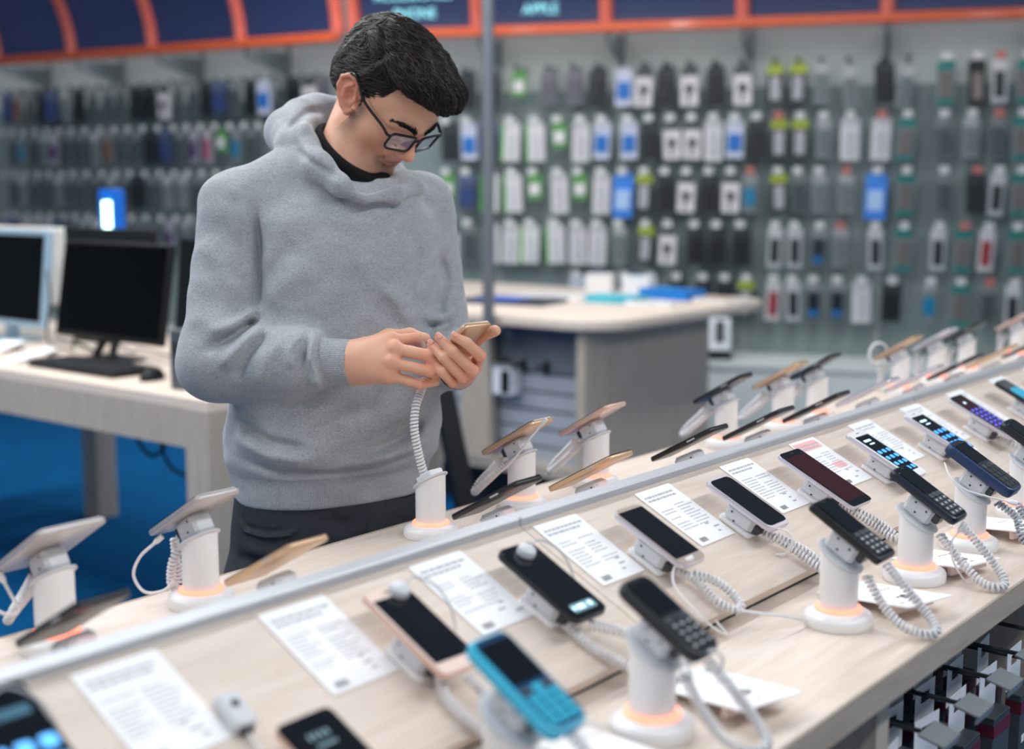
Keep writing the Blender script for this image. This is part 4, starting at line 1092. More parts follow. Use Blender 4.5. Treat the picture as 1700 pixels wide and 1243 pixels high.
# phones packed in white trays on the base shelf
for k_, (x, lb) in enumerate(((2.5181, 'white tray pack with two dark handsets on the base shelf'),)):
    e = empty('handset_pack', FR @ Matrix.Translation((x, .36, .4580)) @ Matrix.Rotation(.12, 4, 'Z'), lb, 'pack')
    MB().box((0, 0, .02), (.26, .12, .04), bev=.004).build('tray', M_black, e)
    t = MB().box((0, 0, 0), (.24, .03, .20), bev=.004).build('white_tray', M_tab, e, M=Matrix.Translation((0, -.01, .145)) @ Matrix.Rotation(.35, 4, 'X'))
    for s in (-1, 1):
        MB().rprism(.055, .13, .016, .012, bev=.003, z0=.0).build('handset', M_keyblk, t, M=Matrix.Translation((s*.058, .016, .012)) @ Matrix.Rotation(-PI/2, 4, 'X'))

# ================================================================== the person (implicit surfaces -> meshes)
def V3(*a): return np.array(a, dtype=np.float32)
def rc(p, a, b, ra, rb):
    a = np.asarray(a, np.float32); b = np.asarray(b, np.float32)
    ba = b-a; pa = p-a
    t = np.clip(pa @ ba/np.dot(ba, ba), 0, 1)
    return np.linalg.norm(pa-t[:, None]*ba, axis=1)-(ra+(rb-ra)*t)
def ell(p, c, r, R=None):
    q = p-np.asarray(c, np.float32)
    if R is not None: q = q @ R
    r = np.asarray(r, np.float32)
    k0 = np.linalg.norm(q/r, axis=1); k1 = np.linalg.norm(q/(r*r), axis=1)
    return k0*(k0-1)/np.maximum(k1, 1e-6)
def sph(p, c, r): return np.linalg.norm(p-np.asarray(c, np.float32), axis=1)-r
def smin(a, b, k):
    h = np.clip(.5+.5*(b-a)/k, 0, 1)
    return b*(1-h)+a*h-k*h*(1-h)
def smax(a, b, k): return -smin(-a, -b, k)
def chain(p, pts, rad, k=0.006):
    d = None
    for i in range(len(pts)-1):
        e = rc(p, pts[i], pts[i+1], rad[i], rad[i+1])
        d = e if d is None else smin(d, e, k)
    return d
def seg_dist(p, a, b):
    ba = b-a; pa = p-a
    t = np.clip(pa @ ba/np.dot(ba, ba), 0, 1)
    return np.linalg.norm(pa-t[:, None]*ba, axis=1), t

def surface_nets(f, xs, ys, zs, bs=8, slack=1.35):
    xs, ys, zs = [np.asarray(a, np.float32) for a in (xs, ys, zs)]
    def pad(a):
        n = len(a)-1; m = (-n) % bs
        return np.concatenate([a, a[-1]+(a[-1]-a[-2])*np.arange(1, m+1, dtype=np.float32)]) if m else a
    xs, ys, zs = pad(xs), pad(ys), pad(zs)
    nb = [(len(a)-1)//bs for a in (xs, ys, zs)]
    cen = [(a[:-1:bs][:n]+a[bs::bs][:n])/2 for a, n in zip((xs, ys, zs), nb)]
    hal = [(a[bs::bs][:n]-a[:-1:bs][:n])/2 for a, n in zip((xs, ys, zs), nb)]
    I, J, K = np.meshgrid(*[np.arange(n) for n in nb], indexing='ij')
    I, J, K = I.ravel(), J.ravel(), K.ravel()
    C = np.stack([cen[0][I], cen[1][J], cen[2][K]], 1)
    H = np.sqrt(hal[0][I]**2+hal[1][J]**2+hal[2][K]**2)
    keep = np.zeros(len(C), bool)
    for s in range(0, len(C), 200000): keep[s:s+200000] = np.abs(f(C[s:s+200000])) < H[s:s+200000]*slack+0.004
    I, J, K = I[keep], J[keep], K[keep]
    o = np.arange(bs+1)
    gi = (I[:, None, None, None]*bs+o[None, :, None, None]); gj = (J[:, None, None, None]*bs+o[None, None, :, None]); gk = (K[:, None, None, None]*bs+o[None, None, None, :])
    shp = (len(I), bs+1, bs+1, bs+1)
    gi, gj, gk = [np.broadcast_to(a, shp) for a in (gi, gj, gk)]
    val = np.empty(shp, np.float32).reshape(-1)
    P = np.stack([xs[gi.reshape(-1)], ys[gj.reshape(-1)], zs[gk.reshape(-1)]], 1)
    for s in range(0, len(P), 400000): val[s:s+400000] = f(P[s:s+400000])
    val = val.reshape(shp); P = P.reshape(shp+(3,))
    ins = val < 0
    c8_ = [(a, b, c) for a in (0, 1) for b in (0, 1) for c in (0, 1)]
    sl = lambda A, a, b, c: A[:, a:a+bs, b:b+bs, c:c+bs]
    cnt = sum(sl(ins, *q).astype(np.int8) for q in c8_)
    act = (cnt > 0) & (cnt < 8)
    ai = np.nonzero(act)
    acc = np.zeros((len(ai[0]), 3), np.float32); num = np.zeros(len(ai[0]), np.float32)
    for a in c8_:
        for ax in range(3):
            if a[ax]: continue
            b = list(a); b[ax] = 1
            va = val[ai[0], ai[1]+a[0], ai[2]+a[1], ai[3]+a[2]]; vb = val[ai[0], ai[1]+b[0], ai[2]+b[1], ai[3]+b[2]]
            m = (va < 0) != (vb < 0)
            t = np.where(m, va/np.where(m, va-vb, 1), 0)
            pa = P[ai[0], ai[1]+a[0], ai[2]+a[1], ai[3]+a[2]]; pb = P[ai[0], ai[1]+b[0], ai[2]+b[1], ai[3]+b[2]]
            acc += np.where(m[:, None], pa+(pb-pa)*t[:, None], 0); num += m
    verts = acc/num[:, None]
    NY, NZ = len(ys)+1, len(zs)+1
    def cid(i, j, k): return (i.astype(np.int64)*NY+j)*NZ+k
    ci, cj, ck = I[ai[0]]*bs+ai[1], J[ai[0]]*bs+ai[2], K[ai[0]]*bs+ai[3]
    ids = cid(ci, cj, ck); order = np.argsort(ids); sid = ids[order]
    def look(i, j, k):
        q = cid(i, j, k); pos = np.clip(np.searchsorted(sid, q), 0, len(sid)-1)
        return np.where(sid[pos] == q, order[pos], -1)
    faces = []
    for ax in range(3):
        b = [0, 0, 0]; b[ax] = 1
        A_ = ins[:, 0:bs, 0:bs, 0:bs]; B_ = sl(ins, *b)
        e = np.nonzero(A_ != B_)
        s_ = A_[e]
        i, j, k = I[e[0]]*bs+e[1], J[e[0]]*bs+e[2], K[e[0]]*bs+e[3]
        u, v = [(1, 2), (2, 0), (0, 1)][ax]
        def off(du, dv):
            d = [i.copy(), j.copy(), k.copy()]; d[u] -= du; d[v] -= dv
            return look(*d)
        q = np.stack([off(0, 0), off(1, 0), off(1, 1), off(0, 1)], 1)
        ok = (q >= 0).all(1); q = q[ok]; s_ = s_[ok]
        q = np.where(s_[:, None], q, q[:, ::-1])
        faces.append(q)
    return verts, np.concatenate(faces)

def np_mesh(name, verts, faces, material, parent=None, colors=None, cname='Col'):
    me = bpy.data.meshes.new(name)
    me.vertices.add(len(verts)); me.vertices.foreach_set('co', verts.astype(np.float32).ravel())
    me.loops.add(faces.size); me.loops.foreach_set('vertex_index', faces.astype(np.int32).ravel())
    me.polygons.add(len(faces)); me.polygons.foreach_set('loop_start', np.arange(0, faces.size, faces.shape[1], dtype=np.int32))
    me.polygons.foreach_set('loop_total', np.full(len(faces), faces.shape[1], np.int32))
    me.update(calc_edges=True)
    me.polygons.foreach_set('use_smooth', np.ones(len(faces), bool))
    if colors is not None:
        at = me.color_attributes.new(cname, 'FLOAT_COLOR', 'POINT')
        at.data.foreach_set('color', np.concatenate([colors, np.ones((len(colors), 1))], 1).astype(np.float32).ravel())
    me.materials.append(material)
    o = bpy.data.objects.new(name, me); COL.objects.link(o)
    if parent: o.parent = parent
    return o
def laplace(verts, faces, it=2, lam=.5):
    n = len(verts); v = verts.astype(np.float64).copy()
    e = np.concatenate([faces[:, [0, 1]], faces[:, [1, 2]], faces[:, [2, 3]], faces[:, [3, 0]]])
    deg = np.bincount(e.ravel(), minlength=n)[:, None]
    for _ in range(it):
        s = np.zeros_like(v)
        for c in range(3):
            s[:, c] = np.bincount(e[:, 0], v[e[:, 1], c], n)+np.bincount(e[:, 1], v[e[:, 0], c], n)
        v += lam*(s/np.maximum(deg, 1)-v)
    return v.astype(np.float32)
def rng(a, b, h): return np.arange(a, b+h, h, dtype=np.float32)
def rng_multi(parts):
    out = [parts[0][0]]
    for a, b, h in parts:
        n = max(1, int(round((b-a)/h)))
        out += list(a+(b-a)*np.arange(1, n+1)/n)
    return np.array(out, np.float32)

# ---- head frame : x his right, y forward, z up, scaled
HYAW, HPITCH, HROLL = math.radians(-90.0), math.radians(50.5), math.radians(-2.6)
HS = 0.92
_f = np.array([math.cos(HYAW), math.sin(HYAW), 0]); _r = np.array([math.sin(HYAW), -math.cos(HYAW), 0]); _u = np.array([0, 0, 1.])
_f2 = _f*math.cos(HPITCH)-_u*math.sin(HPITCH); _u2 = _u*math.cos(HPITCH)+_f*math.sin(HPITCH)
_r2 = _r*math.cos(HROLL)+_u2*math.sin(HROLL); _u3 = _u2*math.cos(HROLL)-_r*math.sin(HROLL)
HR = np.stack([_r2, _f2, _u3], 1).astype(np.float32)
HT = np.array([1.605, 1.564, 1.6095], np.float32)
def h2w(q): return (np.asarray(q, np.float32)*HS) @ HR.T+HT
def w2h(p): return ((p-HT) @ HR)/HS

def mirror(p): return p*np.array([-1, 1, 1], np.float32)
def head_sdf(q):
    ax = np.abs(q[:, 0]); m = np.stack([ax, q[:, 1], q[:, 2]], 1)      # symmetric half
    d = ell(q, (0, -.018, .052), (.0765, .098, .082))
    d = smin(d, ell(q, (0, .030, .030), (.068, .068, .072)), .03)
    d = smin(d, ell(m, (.0, .058, -.030), (.046, .040, .056)), .025)             # muzzle and mid face
    d = smin(d, rc(m, (.053, .004, -.050), (.018, .078, -.090), .017, .016), .028)  # jaw line
    d = smin(d, ell(q, (0, .083, -.093), (.021, .016, .0165)), .018)                # chin
    d = smin(d, ell(m, (.043, .056, -.008), (.024, .024, .022)), .022)              # cheek bones
    d = smin(d, ell(m, (.047, .030, -.035), (.021, .036, .036)), .03)               # cheeks
    d = smin(d, rc(m, (.010, .0925, .032), (.046, .078, .034), .0085, .0080), .016)   # brow ridge
    d = smax(d, -ell(m, (.031, .100, .010), (.017, .015, .012)), .012)              # eye sockets
    d = smin(d, ell(m, (.031, .0775, .0075), (.0150, .0135, .0125)), .005)          # lids over eyeballs
    d = smin(d, rc(m, (.021, .0895, -.0005), (.041, .0825, .0015), .0016, .0014), .003) # lash line fold
    d = smin(d, rc(q, (0, .0900, .026), (0, .1120, -.012), .0075, .0090), .010)     # nose bridge
    d = smin(d, ell(q, (0, .1135, -.0175), (.0105, .0110, .0095)), .008)            # nose tip
    d = smin(d, ell(m, (.0125, .1020, -.0215), (.0075, .0095, .0075)), .006)        # wings
    d = smax(d, -ell(m, (.0062, .1065, -.0285), (.0036, .0055, .0040)), .003)       # nostrils
    d = smin(d, ell(q, (0, .0860, -.040), (.028, .0125, .020)), .015)               # mouth mound
    up_ = np.minimum(rc(m, (0, .0985, -.0480), (.012, .0970, -.0475), .0042, .0040), rc(m, (.012, .0970, -.0475), (.0245, .0875, -.0500), .0040, .0020))
    lo_ = np.minimum(rc(m, (0, .0965, -.0585), (.011, .0945, -.0575), .0056, .0050), rc(m, (.011, .0945, -.0575), (.0225, .0870, -.0525), .0050, .0022))
    d = smin(d, up_, .004); d = smin(d, lo_, .004)
    gr = np.minimum(rc(m, (0, .1030, -.0528), (.013, .0998, -.0520), .0016, .0016), rc(m, (.013, .0998, -.0520), (.0270, .0870, -.0500), .0016, .0010))
    d = smax(d, -gr, .0025)
    d = smax(d, -ell(q, (0, .1010, -.0725), (.013, .0075, .0050)), .010)            # hollow under lip
    d = smax(d, -rc(m, (.018, .104, -.030), (.032, .088, -.050), .0014, .0012), .008)   # smile fold
    # ear
    _ct, _st = math.cos(.42), math.sin(.42); ey, ez = m[:, 1]+.012, m[:, 2]-.008
    e = np.stack([m[:, 0], ey*_ct+ez*_st-.012, -ey*_st+ez*_ct+.008], 1)            # ear leans back
    O = [(.0760, .002, .012), (.0800, .006, .026), (.0835, -.002, .037), (.0875, -.015, .039), (.0905, -.027, .031), (.0905, -.031, .014), (.0870, -.027, -.004), (.0825, -.017, -.018), (.0785, -.006, -.026), (.0745, .001, -.021)]
    rim = chain(e, O, [.0028, .0034, .0036, .0038, .0038, .0036, .0034, .0046, .0058, .0042], .003)
    pad_ = ell(e, (.0800, -.012, .008), (.0050, .018, .030), np.array([[math.cos(.36), -math.sin(.36), 0], [math.sin(.36), math.cos(.36), 0], [0, 0, 1]], np.float32))
    ear = smin(rim, pad_, .004)
    anti = chain(e, [(.0835, -.004, .026), (.0865, -.016, .016), (.0855, -.018, .000), (.0815, -.009, -.010)], [.0026, .0032, .0030, .0028], .003)
    ear = smin(ear, anti, .003)
    ear = smax(ear, -ell(e, (.0862, -.0045, .004), (.0108, .0095, .0130)), .003)
    ear = smax(ear, -chain(e, [(.0895, -.008, .030), (.0935, -.0215, .024), (.0940, -.0255, .010)], [.0034, .0036, .0030], .002), .002)
    ear = smin(ear, ell(e, (.0775, .0045, .000), (.0045, .0045, .0065)), .003)
    d = smin(d, ear, .004)
    return d

# ---- key joints in world space
J_NECK = np.array((1.5548, 1.6145, 1.4799), np.float32); J_NECKTOP = h2w((0, -.028, -.030))
R_SH = np.array((1.3960, 1.6889, 1.4345), np.float32); L_SH = np.array((1.6968, 1.5726, 1.4339), np.float32)
R_EL = np.array((1.3169, 1.6533, 1.1985), np.float32); L_EL = np.array((1.7020, 1.5254, 1.1822), np.float32)
R_WR = np.array((1.4041, 1.4260, 1.2074), np.float32); L_WR = np.array((1.5721, 1.3721, 1.1801), np.float32)
PELV = np.array((1.4958, 1.5937, 0.9205), np.float32)
FWD = np.array([-.276, -.961, 0], np.float32); RGT = np.array([-.961, .276, 0], np.float32)   # torso axes

RF = {  # right hand finger chains
 'index': [(1.4230, 1.3780, 1.2413), (1.4544, 1.3555, 1.2437), (1.4718, 1.3632, 1.2306), (1.4825, 1.3720, 1.2215)],
 'middle': [(1.4134, 1.3603, 1.2317), (1.4364, 1.3136, 1.2233), (1.4397, 1.3107, 1.2142), (1.4401, 1.3124, 1.2095)],
 'ring': [(1.4054, 1.3578, 1.2120), (1.4335, 1.3089, 1.2006), (1.4595, 1.3217, 1.1931), (1.4691, 1.3328, 1.1883)],
 'little': [(1.4065, 1.3666, 1.1931), (1.4298, 1.3250, 1.1798), (1.4582, 1.3206, 1.1814), (1.4694, 1.3308, 1.1811)],
}
LF = {
 'index': [(1.5365, 1.3078, 1.1989), (1.4874, 1.2566, 1.2228), (1.4583, 1.2573, 1.2442), (1.4483, 1.2718, 1.2529)],
 'middle': [(1.5303, 1.3135, 1.1897), (1.4828, 1.2668, 1.1999), (1.4480, 1.2753, 1.2314), (1.4419, 1.2968, 1.2499)],
 'ring': [(1.5264, 1.3248, 1.1826), (1.4752, 1.2804, 1.1895), (1.4404, 1.2875, 1.2223), (1.4402, 1.3109, 1.2392)],
 'little': [(1.5252, 1.3410, 1.1766), (1.4744, 1.3001, 1.1797), (1.4412, 1.2931, 1.2012), (1.4410, 1.3059, 1.2144)],
}
RT = [(1.4229, 1.4238, 1.2297), (1.4613, 1.4188, 1.2405), (1.4856, 1.3973, 1.2436), (1.4965, 1.3746, 1.2386)]
LT = [(1.5511, 1.3375, 1.1968), (1.5415, 1.3241, 1.2270), (1.5304, 1.2892, 1.2472), (1.5269, 1.2601, 1.2559)]
def fingers(p, F, k, rs):
    d = None
    for nm, r in rs:
        e = chain(p, F[nm], [r*1.10, r*1.02, r*.93, r*.80], .003)
        d = e if d is None else smin(d, e, .0022)
    return d
RS = [('index', .0086), ('middle', .0088), ('ring', .0083), ('little', .0074)]
def rhand_sdf(p):
    d = rc(p, R_WR-(R_WR-R_EL)*.25, R_WR, .034, .029)
    d = smin(d, rc(p, R_WR+np.array([0, 0, .010], np.float32), np.array(RF['index'][0], np.float32), .024, .012), .012); d = smin(d, rc(p, R_WR-np.array([0, 0, .010], np.float32), np.array(RF['little'][0], np.float32), .024, .011), .012)
    palm = None
    for nm, r in RS:
        e = rc(p, R_WR, np.array(RF[nm][0], np.float32), .0205, .0110)
        palm = e if palm is None else smin(palm, e, .016)
    d = smin(d, palm, .014)
    d = smin(d, fingers(p, RF, 0, RS), .0055)
    for nm, r in RS: d = smin(d, sph(p, RF[nm][0]+np.array([-.001, -.002, .002]), .0088), .006)
    for a, b in (('index', 'middle'), ('middle', 'ring'), ('ring', 'little')):
        pass
    d = smin(d, chain(p, RT, [.015, .012, .0098, .0085], .008), .010)
    return d
def lhand_sdf(p):
    d = rc(p, L_WR-(L_WR-L_EL)*.25, L_WR, .029, .0235)
    palm = None
    for nm, r in RS:
        e = rc(p, L_WR, np.array(LF[nm][0], np.float32), .0195, .0105)
        palm = e if palm is None else smin(palm, e, .014)
    d = smin(d, palm, .014)
    d = smin(d, fingers(p, LF, 0, RS), .0040)
    d = smin(d, chain(p, LT, [.015, .0125, .0100, .0088], .006), .010)
    return d
HIPR, HIPL = PELV+RGT*.09+np.array([0, 0, -.10]), PELV-RGT*.09+np.array([0, 0, -.10])
def foot_of(h, s): return np.array([h[0]+RGT[0]*.03*s, h[1]+RGT[1]*.03*s, .085], np.float32)
def kneeof(h, s): return np.array([h[0]+RGT[0]*.015*s+FWD[0]*.02, h[1]+RGT[1]*.015*s+FWD[1]*.02, .49], np.float32)
def body_sdf(p):
    d = np.full(len(p), 1.0, np.float32)
    def grp(c, r, fn, k):
        nonlocal d
        dist = np.linalg.norm(p-np.asarray(c, np.float32), axis=1)-r
        m = dist < .05
        o = np.maximum(dist, .03)
        if m.any():
            o[m] = fn(p[m])
        d = smin(d, o, k)
    def torso(q):
        e = rc(q, PELV, PELV+(J_NECK-PELV)*.45, .088, .100)
        e = smin(e, rc(q, PELV+(J_NECK-PELV)*.45, J_NECK+np.array([0, 0, -.10]), .100, .100), .05)
        e = smin(e, rc(q, R_SH, L_SH, .042, .042), .05)
        e = smin(e, rc(q, R_SH, R_EL, .044, .038), .03); e = smin(e, rc(q, L_SH, L_EL, .044, .038), .03)
        e = smin(e, rc(q, R_EL, R_WR, .037, .026), .02); e = smin(e, rc(q, L_EL, L_WR, .037, .025), .02)
        for h, s in ((HIPR, 1), (HIPL, -1)):
            kn, ft = kneeof(h, s), foot_of(h, s)
            e = smin(e, rc(q, h, kn, .074, .050), .04); e = smin(e, rc(q, kn, ft, .050, .036), .02)
            e = smin(e, rc(q, ft+np.array([0, 0, -.035]), ft+np.array([0, 0, -.045])+FWD*.14, .036, .028), .02)
        return e
    d = torso(p)
    dist = np.linalg.norm(p-HT, axis=1)-.20
    m = dist < .03
    if m.any():
        q = p[m]
        e = head_sdf(w2h(q))*HS
        nk = rc(q, J_NECKTOP, J_NECK, .047, .057)
        e = smin(e, nk, .012)
        d[m] = smin(d[m], e, .02)
    nk2 = rc(p, J_NECKTOP, J_NECK, .047, .057)
    far = ~m
    d[far] = smin(d[far], nk2[far], .02)
    for c, fn in ((np.array(RF['middle'][0]), rhand_sdf), (np.array(LF['middle'][1]), lhand_sdf)):
        m = np.linalg.norm(p-c.astype(np.float32), axis=1) < .16
        if m.any(): d[m] = smin(d[m], fn(p[m]), .004)
    return d

person = empty('person', (float(PELV[0]), float(PELV[1]), 0), 'person in a grey hoodie and dark jeans looking down at a phone in both hands', 'person')
PINV = np.array([PELV[0], PELV[1], 0], np.float32)

xs = rng_multi([(1.20, 1.30, .006), (1.30, 1.70, .0016), (1.70, 1.80, .006)])
ys = rng_multi([(1.18, 1.26, .006), (1.26, 1.66, .0016), (1.66, 1.84, .006)])
zs = rng_multi([(0.0, 1.09, .012), (1.09, 1.17, .004), (1.17, 1.285, .0015), (1.285, 1.47, .004), (1.47, 1.775, .0015)])
bv, bf = surface_nets(body_sdf, xs, ys, zs)
bv = laplace(bv, bf, 1, .4)
# skin tone map: the face's own colouring (lips, stubble, flush, nails)
q = w2h(bv)
ax = np.abs(q[:, 0])
def blob(c, r, p=q): return np.exp(-(((p-np.array(c, np.float32))/np.array(r, np.float32))**2).sum(1))
def blobm(c, r):
    m = np.stack([ax, q[:, 1], q[:, 2]], 1); return np.exp(-(((m-np.array(c, np.float32))/np.array(r, np.float32))**2).sum(1))
base = np.array([s2l(226), s2l(172), s2l(142)]); red = np.array([s2l(222), s2l(136), s2l(112)]); lip = np.array([s2l(186), s2l(104), s2l(92)])
stub = np.array([s2l(104), s2l(88), s2l(80)])
col = np.tile(base, (len(bv), 1))
inhead = np.linalg.norm(bv-HT, axis=1) < .16
def mixc(w, c):
    global col
    w = np.clip(w, 0, 1)[:, None]; col = col*(1-w)+c*w
mixc(.8*blobm((.085, -.012, .01), (.02, .04, .05))*inhead, red)
mixc(.45*blob((0, .115, -.018), (.02, .02, .02))*inhead, red)
mixc(.35*blobm((.042, .07, -.02), (.03, .04, .03))*inhead, red)
mm = np.stack([ax, q[:, 1], q[:, 2]], 1)
dj = np.full(len(q), 9., np.float32)
JL = [np.array(v, np.float32) for v in ((.071, .024, .004), (.064, .022, -.046), (.036, .070, -.084), (.014, .088, -.094), (0, .090, -.092))]
for A_, B_ in zip(JL, JL[1:]): dj = np.minimum(dj, seg_dist(mm, A_, B_)[0])
stubw = .80*np.exp(-(dj/.017)**2)*(q[:, 1] > .012)
stubw = np.maximum(stubw, .60*np.exp(-(seg_dist(mm, np.array([0, .094, -.037], np.float32), np.array([.024, .088, -.044], np.float32))[0]/.0065)**2))
stubw = np.maximum(stubw, .55*np.exp(-(seg_dist(mm, np.array([.030, .085, -.056], np.float32), np.array([.024, .086, -.078], np.float32))[0]/.009)**2))
stubw *= 1-np.exp(-((q[:, 2]+.053)/.009)**2)*np.clip((.026-ax)/.004, 0, 1)*(q[:, 1] > .080)
mixc(stubw*inhead, stub)
lipw = (blobm((0, .1005, -.0475), (.022, .012, .0042))+blobm((0, .099, -.0585), (.019, .012, .0058)))*inhead*(q[:, 1] > .086)
mixc(1.1*lipw, lip)
mixc(.75*np.exp(-((q[:, 2]-.0002)/.0016)**2)*(ax > .018)*(ax < .043)*(q[:, 1] > .075)*inhead, np.array([.03, .02, .018]))
for F in (RF, LF):
    for nm, r in RS:
        for k_ in (0, 1): 
            c = np.array(F[nm][k_], np.float32); mixc(.5*np.exp(-((bv-c)**2).sum(1)/.00022), red)
        c = np.array(F[nm][3], np.float32); mixc(.55*np.exp(-((bv-c)**2).sum(1)/.00012), red)
M_skin = bpy.data.materials.new('skin'); M_skin.use_nodes = True
_n = M_skin.node_tree.nodes; _l = M_skin.node_tree.links; _b = _n['Principled BSDF']
_vc = _n.new('ShaderNodeVertexColor'); _vc.layer_name = 'Col'
_tc = _n.new('ShaderNodeTexCoord'); _nz = _n.new('ShaderNodeTexNoise'); _nz.inputs['Scale'].default_value = 420; _nz.inputs['Detail'].default_value = 3
_l.new(_tc.outputs['Object'], _nz.inputs['Vector'])
_mx = _n.new('ShaderNodeMix'); _mx.data_type = 'RGBA'; _mx.blend_type = 'MULTIPLY'; _mx.inputs[0].default_value = .28
_l.new(_vc.outputs[0], _mx.inputs[6]); _l.new(_nz.outputs['Color'], _mx.inputs[7])
_cr = _n.new('ShaderNodeMapRange'); _cr.inputs['To Min'].default_value = .72; _cr.inputs['To Max'].default_value = 1.15
_l.new(_nz.outputs['Fac'], _cr.inputs['Value'])
_cc = _n.new('ShaderNodeCombineColor'); [_l.new(_cr.outputs[0], _cc.inputs[i]) for i in range(3)]
_l.new(_cc.outputs[0], _mx.inputs[7]); _l.new(_mx.outputs[2], _b.inputs['Base Color'])
_b.inputs['Roughness'].default_value = .48; _b.inputs['Subsurface Weight'].default_value = .18
_b.inputs['Subsurface Radius'].default_value = (.010, .004, .002); _b.inputs['Subsurface Scale'].default_value = .5
_bp = _n.new('ShaderNodeBump'); _bp.inputs['Strength'].default_value = .12; _bp.inputs['Distance'].default_value = .0006
_l.new(_nz.outputs['Fac'], _bp.inputs['Height']); _l.new(_bp.outputs[0], _b.inputs['Normal'])
np_mesh('body', bv-PINV, bf, M_skin, person, col)
print('body', len(bv), len(bf))

# finger nails
M_nail = mat('finger_nail', c8(226, 160, 140), .3, var=.02)
def nail(c, d, n, parent, w=.0085, l=.010):
    d = Vector(d).normalized(); n = Vector(n); n = (n-d*n.dot(d)).normalized(); x = d.cross(n)
    M = Matrix.Translation(Vector(c)-Vector([float(a) for a in PINV])) @ frame((0, 0, 0), x, d, n)
    mb = MB(); vs = []; fs = []
    for i in range(6):
        for j in range(6):
            u, v = -1+2*i/5, -1+2*j/5
            vs.append((u*w/2*(1-.12*v*v), v*l/2*(1-.10*u*u), .0006-.0016*u*u))
    for i in range(5):
        for j in range(5): fs.append((i*6+j, (i+1)*6+j, (i+1)*6+j+1, i*6+j+1))
    mb.m = M; mb.add(vs, fs); o = mb.build('finger_nail', M_nail, parent, smooth='full')
    md = o.modifiers.new('solid', 'SOLIDIFY'); md.thickness = .0006
tocam = Vector((-.72, -.66, .22))
for nm, r in RS:
    a, b = Vector(LF[nm][2]), Vector(LF[nm][3]); d = (b-a).normalized()
    nrm = (Vector((-.55, -.35, .75))-d*Vector((-.55, -.35, .75)).dot(d)).normalized()
    nail(b+nrm*(r*.80)+d*.001, d, nrm, person, r*1.02, r*1.25)

# ---- clothing
VF = np.array([.779, .627, 0], np.float32)      # horizontal direction roughly across the chest depth
def folds_disp(p, F):
    o = np.zeros(len(p), np.float32)
    pp = p-(p @ VF)[:, None]*VF
    for pts, amp, w in F:
        pts = [np.array(a, np.float32) for a in pts]
        best = np.full(len(p), 9., np.float32); n = len(pts)-1; tt = np.zeros(len(p), np.float32)
        for i in range(n):
            a = pts[i]-np.dot(pts[i], VF)*VF; b = pts[i+1]-np.dot(pts[i+1], VF)*VF
            d, t = seg_dist(pp, a, b)
            m = d < best; best[m] = d[m]; tt[m] = (t[m]+i)/n
        dep = np.abs(p @ VF-np.dot(np.mean(pts, 0), VF))
        o += amp*np.exp(-(best/w)**2)*np.clip(np.sin(np.clip(tt, .02, .98)*PI)*1.6, 0, 1)*np.clip((.16-dep)/.05, 0, 1)
    return o
LZ = np.array([.90, .966, 1.010, 1.030, 1.07, 1.15, 1.25, 1.35, 1.42, 1.46, 1.50, 1.54])
LA = np.array([.160, .163, .168, .180, .182, .174, .170, .174, .168, .140, .100, .07])
LB = np.array([.114, .117, .121, .135, .138, .130, .126, .124, .114, .098, .078, .06])
LCV = np.array([.000, .000, .000, .002, .006, .006, .008, .010, .004, -.004, -.01, -.015])
_zz = np.linspace(.85, 1.60, 600); _kk = np.exp(-np.linspace(-2.2, 2.2, 33)**2); _kk /= _kk.sum()
def _smooth(v):
    t = np.interp(_zz, LZ, v); t = np.convolve(np.pad(t, 16, mode='edge'), _kk, mode='valid')
    return t
LAs, LBs, LCs = _smooth(LA), _smooth(LB), _smooth(LCV)
def axis_pt(z):
    t = (z-PELV[2])/(J_NECK[2]-PELV[2])
    return PELV[None, :]+(J_NECK-PELV)[None, :]*t[:, None]
def loft(p, ins=0.0, e=2.4):
    z = p[:, 2]
    a = np.interp(z, _zz, LAs)-ins; b = np.interp(z, _zz, LBs)-ins; cv = np.interp(z, _zz, LCs)
    c = axis_pt(z); q = p-c
    u = np.abs(q @ RGT)/a; v = np.abs(q @ FWD-cv)/b
    return ((u**e+v**e)**(1/e)-1)*np.minimum(a, b)
CUFFR = R_WR+(R_EL-R_WR)*.03; CUFFR2 = R_WR+(R_EL-R_WR)*.34; SLVR = R_WR+(R_EL-R_WR)*.42
CUFFL = L_WR+(L_EL-L_WR)*.06; CUFFL2 = L_WR+(L_EL-L_WR)*.36; SLVL = L_WR+(L_EL-L_WR)*.46
TRAPR = J_NECK+RGT*.080+np.array([0, 0, .006]); TRAPL = J_NECK-RGT*.075+np.array([0, 0, -.045])
